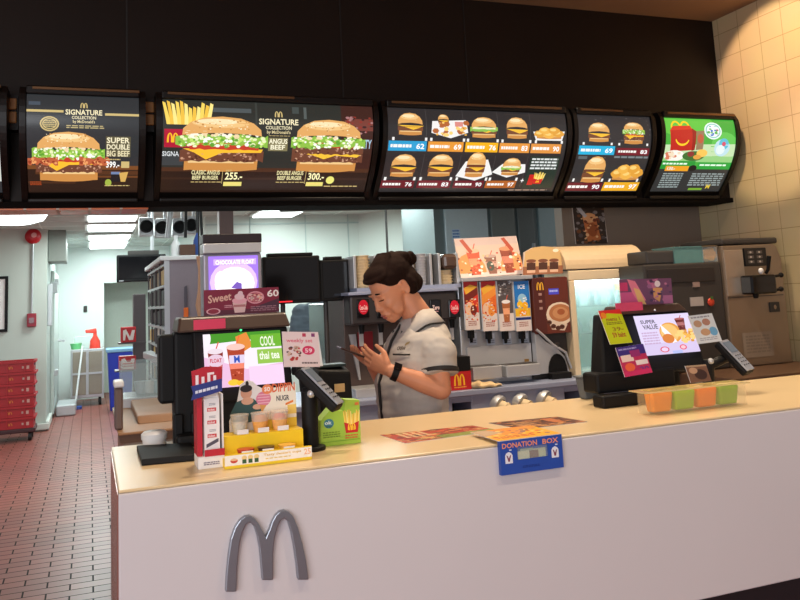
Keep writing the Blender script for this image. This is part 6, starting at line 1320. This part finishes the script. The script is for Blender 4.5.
# head frame: f forward (face), u up, l towards the camera
yaw = math.radians(12); pit = math.radians(34)
f = Vector((-math.cos(yaw)*math.cos(pit), -math.sin(yaw)*math.cos(pit), -math.sin(pit))); l = Vector((math.sin(yaw), -math.cos(yaw), 0)).normalized(); u = l.cross(f).normalized()
if u.z < 0: u = -u
HM = Matrix((f, l, u)).transposed()*1.08
def h(x, y, z): return HC+HM @ Vector((x, y, z))
m = MB()
m.ball(HC+HM @ Vector((-.012, 0, .035)), (.094, .074, .088), HM)             # skull
m.ball(h(.03, 0, -.005), (.062, .062, .075), HM)                                  # face
loft(m, [(h(.035, 0, .03), HM @ Vector((.05, 0, 0)), HM @ Vector((0, .064, 0))), (h(.035, 0, -.02), HM @ Vector((.056, 0, 0)), HM @ Vector((0, .062, 0))), (h(.034, 0, -.06), HM @ Vector((.052, 0, 0)), HM @ Vector((0, .052, 0))), (h(.044, 0, -.09), HM @ Vector((.038, 0, 0)), HM @ Vector((0, .034, 0))), (h(.054, 0, -.106), HM @ Vector((.02, 0, 0)), HM @ Vector((0, .02, 0)))])
m.ball(h(.07, 0, -.096), (.016, .02, .015), HM, 2)                               # chin
for s_ in (1, -1):
    m.ball(h(.057, .035*s_, -.022), (.03, .026, .026), HM, 2)                     # cheek
    m.ball(h(.045, .044*s_, -.052), (.03, .02, .034), HM, 2)
    m.ball(h(.078, .027*s_, .028), (.013, .022, .008), HM, 2)                     # brow
    m.ball(h(.074, .03*s_, .010), (.011, .015, .010), HM, 2)                      # closed lid
    m.ball(h(.094, .011*s_, -.032), (.010, .008, .008), HM, 2)                    # nostril wing
    # ear
    for k in range(10):
        a_ = -1.9+k*.42; capsule(m, h(-.012-.014*math.cos(a_)*1.0, .071*s_+.004*s_, .0+.028*math.sin(a_)), h(-.012-.014*math.cos(a_+.42), .075*s_, .0+.028*math.sin(a_+.42)), .006, .006, 8)
    m.ball(h(-.012, .068*s_, -.002), (.015, .008, .024), HM, 2)
capsule(m, h(.086, 0, .016), h(.1, 0, -.02), .0085, .0105, 10); m.ball(h(.102, 0, -.026), (.012, .012, .010), HM, 2)   # nose
m.ball(h(.092, 0, -.058), (.010, .023, .0065), HM, 2); m.ball(h(.089, 0, -.070), (.010, .019, .007), HM, 2)   # lips
m.ball(h(.084, 0, -.063), (.012, .027, .016), HM, 2); m.ball(h(.089, 0, -.046), (.012, .018, .012), HM, 2); m.ball(h(.082, 0, -.083), (.012, .02, .012), HM, 2)
NB = Wp(419, 318); NB.y = YW+.0
capsule(m, h(-.03, 0, -.03), NB, .054, .062, 20)
# torso core (under the shirt) down to the feet
SH = Wp(432, 342); chest = Vector((SH.x-.03, YW+.01, 1.19)); waist = Vector((hipc.x+.01, YW, 1.0))
CX = (Wp(374, 380).x+Wp(447, 380).x)/2
tor = [(Vector((NB.x+.0, YW, NB.z+.0)), .055, .06), (Vector((NB.x+.005, YW, NB.z-.055)), .08, .115), (Vector((CX+.035, YW, NB.z-.12)), .1, .155), (Vector((CX+.0, YW, 1.17)), .115, .165), (Vector((CX+.0, YW, 1.05)), .105, .15), (Vector((CX+.0, YW, .96)), .112, .162), (Vector((CX+.01, YW, .85)), .12, .175)]
loft(m, [(c, Vector((a_, 0, 0)), Vector((0, b_, 0))) for c, a_, b_ in tor])
for s_ in (1, -1):
    hp = Vector((CX+.01, YW-.085*s_, .84)); kn = Vector((CX+.0, YW-.095*s_, .47)); an = Vector((CX+.02, YW-.10*s_, .09))
    capsule(m, hp, kn, .09, .058); capsule(m, kn, an, .056, .038); capsule(m, an+Vector((.02, 0, -.045)), an+Vector((-.13, 0, -.055)), .034, .028, 14)
# left arm (towards the camera)
Ls = Wp(437, 344, YW-.17); Le = Wp(441, 389, YW-.22); Lw = Wp(391, 371, YW-.17); Lh = Wp(376, 363, YW-.12)
capsule(m, Ls+(Le-Ls)*.3, Le, .044, .041); capsule(m, Le, Le+(Lw-Le)*.4, .043, .041); capsule(m, Le+(Lw-Le)*.4, Lw, .041, .027)
hf = (Wp(357, 352, YW-.06)-Lw)
hand(m, Lw, hf, (.1, -1, .2), (-.35, .15, 1), .28, 1.05)
# right arm, behind
Rs = Vector((Ls.x-.02, YW+.17, Ls.z-.005)); Re = Vector((CX-.05, YW+.2, 1.11)); Rw = Wp(373, 366, YW+.05)
capsule(m, Rs+(Re-Rs)*.0, Re, .04, .041); capsule(m, Re, Rw, .04, .027)
hand(m, Rw, Wp(357, 356, YW-.0)-Rw, (0, .15, -1), (0, 1, .1), .3, .95)
fuse(m, 'body', 'skin', root, .0042, 3)
# small face details
m = MB()
for s_ in (1,):
    pass
for s_ in (1, -1):
    pts = [h(.0865-.004*abs(k-1.5), (.013+.0115*k)*s_, .034+.003*math.sin(k*.9)) for k in range(4)]
    MB().tube([p+f*.004 for p in pts], [.002, .0036, .0034, .0016], 6).build('eyebrow', 'hair', root)
    pts = [h(.0865-.0028*k, (.017+.008*k)*s_, .0045-.001*math.sin(k)) for k in range(4)]
    MB().tube([p+f*.001 for p in pts], [.0018, .0032, .0034, .002], 6).build('eyelashes', 'hair', root)
m = MB(); m.ball(h(.0965, 0, -.0585), (.0085, .0185, .0045), HM, 2); m.ball(h(.093, 0, -.069), (.009, .0155, .0055), HM, 2); m.build('lips', 'lips', root, smooth=True)
# hair
m = MB()
m.ball(h(-.026, 0, .056), (.096, .083, .084), HM); m.ball(h(-.062, 0, .0), (.064, .076, .078), HM); m.ball(h(-.09, 0, -.03), (.042, .055, .048), HM)
m.ball(h(.022, 0, .097), (.052, .066, .03), HM)
for s_ in (1, -1): m.ball(h(.0, .062*s_, .06), (.045, .018, .036), HM); m.ball(h(-.045, .062*s_, -.005), (.03, .022, .05), HM)
for k in range(26):
    a_ = -1.2+2.4*k/25; capsule(m, h(.07*math.cos(a_)+.01, .072*math.sin(a_), .085), h(-.05, .05*math.sin(a_), .135), .008, .006, 8)
BC = Wp(400, 258)
m.ball(BC, (.055, .05, .032)); rb = random.Random(3)
for k in range(14):
    a_ = 2*PI*k/14; m.ball(BC+Vector((.046*math.cos(a_), .036*math.sin(a_), .014*rb.uniform(-1, 1))), rb.uniform(.016, .025), sub=2)
m.ball(Wp(411, 259), (.026, .03, .028)); m.ball(Wp(390, 259), (.028, .026, .018))
for k in range(9): 
    e_ = Wp(rb.uniform(386, 414), rb.uniform(252, 262)); capsule(m, BC, e_, .008, .004, 6)
fuse(m, 'hair', 'hair', root, .0045, 2, wrinkle=.003)
# shirt
m = MB()
st = [(Vector((NB.x-.0, YW, NB.z-.0)), .068, .075), (Vector((NB.x+.008, YW, NB.z-.035)), .098, .125), (Vector((CX+.045, YW, NB.z-.085)), .122, .185), (Vector((CX+.02, YW, 1.22)), .135, .195), (Vector((CX-.005, YW, 1.14)), .138, .185), (Vector((CX-.0, YW, 1.06)), .14, .18), (Vector((CX+.0, YW, .985)), .134, .182)]
st = [(c, a_+.008, b_+.006) for c, a_, b_ in st]
loft(m, [(c, Vector((a_, 0, 0)), Vector((0, b_, 0))) for c, a_, b_ in st])
for s_, S_, E_ in ((1, Ls, Le), (-1, Rs, Re)):
    d = (E_-S_); capsule(m, S_+Vector((-.012, .06*s_, .01)), S_+d*.2, .068, .076); 
    q = Vector((0, 0, 1)).rotation_difference(d).to_matrix(); ee = S_+d*.62
    loft(m, [(S_+d*.1, q @ Vector((.07, 0, 0)), q @ Vector((0, .07, 0))), (S_+d*.4, q @ Vector((.073, 0, 0)), q @ Vector((0, .07, 0))), (S_+d*.68, q @ Vector((.081, 0, 0)), q @ Vector((0, .075, 0)))], 20)
fuse(m, 'shirt', 'shirt', root, .006, 4, wrinkle=.008)
for S_, E_ in ((Ls, Le), (Rs, Re)):
    d = (E_-S_); q = Vector((0, 0, 1)).rotation_difference(d).to_matrix()
    loft(MB(), [(S_+d*k, q @ Vector((.081+j, 0, 0)), q @ Vector((0, .076+j, 0))) for k, j in ((.565, -.003), (.57, .0), (.655, .0), (.66, -.003))], 28).build('sleeve_band', 'shirt_black', root, smooth=True)
# collar: folded band round the neck, open at the front
def collar(rad, z0, z1, w, mtl, nm, th=.004, a_lo=.38, dz=0):
    mm = MB(); n = 26; A_ = []; B_ = []
    nk = Vector((NB.x-.012, YW, NB.z))
    for k in range(n+1):
        t_ = a_lo+(2*PI-2*a_lo)*k/n
        dirv = Vector((-math.cos(t_), math.sin(t_), 0))
        drop = .062*max(0, math.cos(t_))**1.2
        A_.append(nk+Vector((dirv.x*rad*1.0, dirv.y*rad, z1-drop*1.0)))
        B_.append(nk+Vector((dirv.x*(rad+w+.004), dirv.y*(rad+w+.026), z0-drop*1.35)))
    vs_a = [mm.bm.verts.new(p) for p in A_]; vs_b = [mm.bm.verts.new(p) for p in B_]
    for k in range(n): mm.bm.faces.new((vs_a[k], vs_a[k+1], vs_b[k+1], vs_b[k]))
    o_ = mm.build(nm, mtl, root, smooth=True); md = o_.modifiers.new('thick', 'SOLIDIFY'); md.thickness = th; md.offset = 0
    return B_, o_
ed, co = collar(.07, -.022, .036, .042, 'shirt', 'collar', .006)
MB().tube(ed, .0042, 6).tube([ed[0], ed[0]+Vector((.02, 0, .05))], .004, 6).tube([ed[-1], ed[-1]+Vector((.02, 0, .05))], .004, 6).build('collar_trim', 'shirt_black', root, smooth=True)
# front placket following the chest, chest pocket with black edge and lettering
def surf(ang, z, off=.006):
    for (c0, a0, b0), (c1, a1, b1) in zip(st, st[1:]):
        if c1.z <= z <= c0.z:
            k = (c0.z-z)/(c0.z-c1.z); c = c0.lerp(c1, k); a_ = a0+(a1-a0)*k+off; b_ = b0+(b1-b0)*k+off
            return Vector((c.x-a_*math.cos(ang), YW-b_*math.sin(ang), z))
    return None
pk = MB(); zz = [NB.z-.02-(NB.z-.02-.99)*k/24 for k in range(25)]
for w0, w1 in ((.10, .16),):
    a_ = [surf(w0, z, .009) for z in zz]; b_ = [surf(w1, z, .009) for z in zz]
    va = [pk.bm.verts.new(p) for p in a_ if p]; vb = [pk.bm.verts.new(p) for p in b_ if p]
    for k in range(len(va)-1): pk.bm.faces.new((va[k], va[k+1], vb[k+1], vb[k]))
o_ = pk.build('placket', 'shirt_black', root, smooth=True); md = o_.modifiers.new('thick', 'SOLIDIFY'); md.thickness = .008
zp = Wp(402, 354, YW-.1).z
pts = [surf(a_, zp, .012) for a_ in [.42+.06*k for k in range(9)]]
MB().tube(pts, .0036, 6).build('pocket_edge', 'shirt_black', root)
a = Art(40, 16); a.text('CREW', 4, 8, 24, 14, (60, 50, 46)); a.multi([[(22, 2), (30, 0), (28, 4), (20, 6)], [(28, 0), (31, 1), (22, 7), (20, 6)]], (150, 130, 90))
a.build('shirt_lettering', lambda x, y, z: surf(.44+.5*x/40, zp+.012+.04*(1-y/16), .0125+z), MATS['printed'], root, label='dark lettering and small emblem over the chest pocket')
# trousers and belt
m = MB()
loft(m, [(Vector((CX+.0, YW, 1.0)), Vector((.118, 0, 0)), Vector((0, .165, 0))), (Vector((CX+.0, YW, .93)), Vector((.132, 0, 0)), Vector((0, .18, 0))), (Vector((CX+.01, YW, .84)), Vector((.138, 0, 0)), Vector((0, .19, 0))), (Vector((CX+.01, YW, .76)), Vector((.11, 0, 0)), Vector((0, .17, 0)))])
for s_ in (1, -1):
    hp = Vector((CX+.01, YW-.09*s_, .82)); kn = Vector((CX+.0, YW-.095*s_, .47)); an = Vector((CX+.02, YW-.10*s_, .08)); capsule(m, hp, kn, .102, .074); capsule(m, kn, an, .074, .062)
fuse(m, 'trousers', 'trousers', root, .008, 3)
for s_ in (1, -1):
    an = Vector((CX+.02, YW-.10*s_, 0)); m = MB(); loft(m, [(an+Vector((.05, 0, .045)), (0, .03, 0), (0, 0, .044)), (an+Vector((0, 0, .05)), (0, .042, 0), (0, 0, .05)), (an+Vector((-.09, 0, .036)), (0, .046, 0), (0, 0, .036)), (an+Vector((-.165, 0, .026)), (0, .03, 0), (0, 0, .024))]).build('shoe', 'shoe', root, smooth=True)
# watch
d = (Lw-Le).normalized(); q = Vector((0, 0, 1)).rotation_difference(d).to_matrix(); wc = Lw-d*.018
m = loft(MB(), [(wc-d*.013, q @ Vector((.0335, 0, 0)), q @ Vector((0, .0335, 0))), (wc-d*.012, q @ Vector((.0355, 0, 0)), q @ Vector((0, .0355, 0))), (wc+d*.012, q @ Vector((.0335, 0, 0)), q @ Vector((0, .0335, 0))), (wc+d*.013, q @ Vector((.0315, 0, 0)), q @ Vector((0, .0315, 0)))], 24)
wt = thing('wrist_watch', 'black wrist watch on the forearm nearest the camera', 'watch', wc)
for v in m.bm.verts: pass
m.build('strap', 'black', wt, smooth=True)
side = (Vector((.1, -.8, .75))); side = (side-d*side.dot(d)).normalized(); up_ = d.cross(side)
cc_ = wc+side*.036; m = MB(); m.hexa([cc_+d*a_*.016+up_*b_*.016+side*c_ for c_ in (-.004, .006) for a_, b_ in ((-1, -1), (1, -1), (1, 1), (-1, 1))]); m.build('watch_face', 'black_gloss', wt, bevel=.003)
# phone
A = Wp(338.5, 347.5, YW-.06); B = Wp(357, 354.5, YW-.05); dv = (B-A).normalized(); sd = Vector((0, 1, .05)); nn = dv.cross(sd).normalized()
pc = (A+B)/2
ph = thing('mobile_phone', 'slim mobile phone held in both hands of the person', 'phone', pc)
L_ = .13; W_ = .068; c0 = A+dv*L_/2
MB().hexa([c0+dv*a_*L_/2+sd*b_*W_/2+nn*c_ for c_ in (-.0042, .0042) for a_, b_ in ((-1, -1), (1, -1), (1, 1), (-1, 1))]).build('casing', mat('phone_case', (70, 46, 40), .3), ph, bevel=.003)
up2 = nn if nn.z > 0 else -nn
MB().hexa([c0+dv*a_*L_*.47+sd*b_*W_*.46+up2*(.0043+c_) for c_ in (0, .0006) for a_, b_ in ((-1, -1), (1, -1), (1, 1), (-1, 1))]).build('screen', mat('phone_screen', (70, 80, 96), .1), ph)

# ---- second person, far in the kitchen, back turned, seen under the monitors
PX0 = PY(322, 330, 6.45); X2 = PX0.x; Y2 = 6.45
root = thing('person', 'person in a grey-blue shirt with back turned in the kitchen under the monitors', 'person', (X2, Y2, 0))
m = MB(); m.ball((X2, Y2, 1.54), (.078, .095, .115)); m.ball((X2, Y2+.05, 1.49), (.055, .05, .07)); m.ball((X2, Y2+.1, 1.52), (.012, .018, .02))
for s_ in (1, -1): m.ball((X2+.078*s_, Y2, 1.53), (.01, .018, .03), sub=2)
capsule(m, (X2, Y2, 1.45), (X2, Y2, 1.36), .05, .06)
loft(m, [((X2, Y2, z), (a_, 0, 0), (0, b_, 0)) for z, a_, b_ in ((1.38, .06, .06), (1.34, .15, .09), (1.25, .17, .105), (1.1, .15, .1), (.98, .145, .1), (.86, .165, .11))])
for s_ in (1, -1):
    capsule(m, (X2+.165*s_, Y2, 1.31), (X2+.2*s_, Y2+.02, 1.03), .05, .04); capsule(m, (X2+.2*s_, Y2+.02, 1.03), (X2+.16*s_, Y2+.22, 1.0), .04, .027)
    hand(m, Vector((X2+.16*s_, Y2+.22, 1.0)), (-.1*s_, 1, -.1), (0, .1, 1), (-s_, .2, 0), .4)
    capsule(m, (X2+.085*s_, Y2, .84), (X2+.09*s_, Y2, .47), .09, .058); capsule(m, (X2+.09*s_, Y2, .47), (X2+.095*s_, Y2-.01, .09), .056, .038); capsule(m, (X2+.095*s_, Y2-.03, .045), (X2+.1*s_, Y2+.13, .035), .034, .028)
fuse(m, 'body', 'skin', root, .007, 3)
m = MB(); loft(m, [((X2, Y2, z), (a_, 0, 0), (0, b_, 0)) for z, a_, b_ in ((1.385, .07, .075), (1.35, .165, .105), (1.25, .19, .125), (1.1, .175, .12), (.95, .175, .125))])
for s_ in (1, -1): capsule(m, (X2+.16*s_, Y2, 1.31), (X2+.19*s_, Y2+.01, 1.14), .065, .066)
fuse(m, 'shirt', mat('shirt_blue', (120, 134, 146), .8, noise=.05, scale=40), root, .008, 4, wrinkle=.012)
m = MB(); m.ball((X2, Y2-.012, 1.575), (.09, .105, .1)); m.ball((X2, Y2-.05, 1.52), (.078, .06, .07)); fuse(m, 'hair', 'hair', root, .007, 3)
m = MB(); loft(m, [((X2, Y2, z), (a_, 0, 0), (0, b_, 0)) for z, a_, b_ in ((.99, .155, .11), (.85, .18, .125), (.76, .17, .12))])
for s_ in (1, -1): capsule(m, (X2+.088*s_, Y2, .82), (X2+.09*s_, Y2, .47), .1, .072); capsule(m, (X2+.09*s_, Y2, .47), (X2+.095*s_, Y2-.01, .08), .072, .06)
fuse(m, 'trousers', 'trousers', root, .009, 3)
for s_ in (1, -1): loft(MB(), [((X2+.095*s_, Y2+y, .0+z), (.04, 0, 0), (0, 0, z)) for y, z in ((-.06, .04), (0, .045), (.09, .035), (.16, .024))]).build('shoe', 'shoe', root, smooth=True)
root.scale = (1.07, 1.07, 1.07)
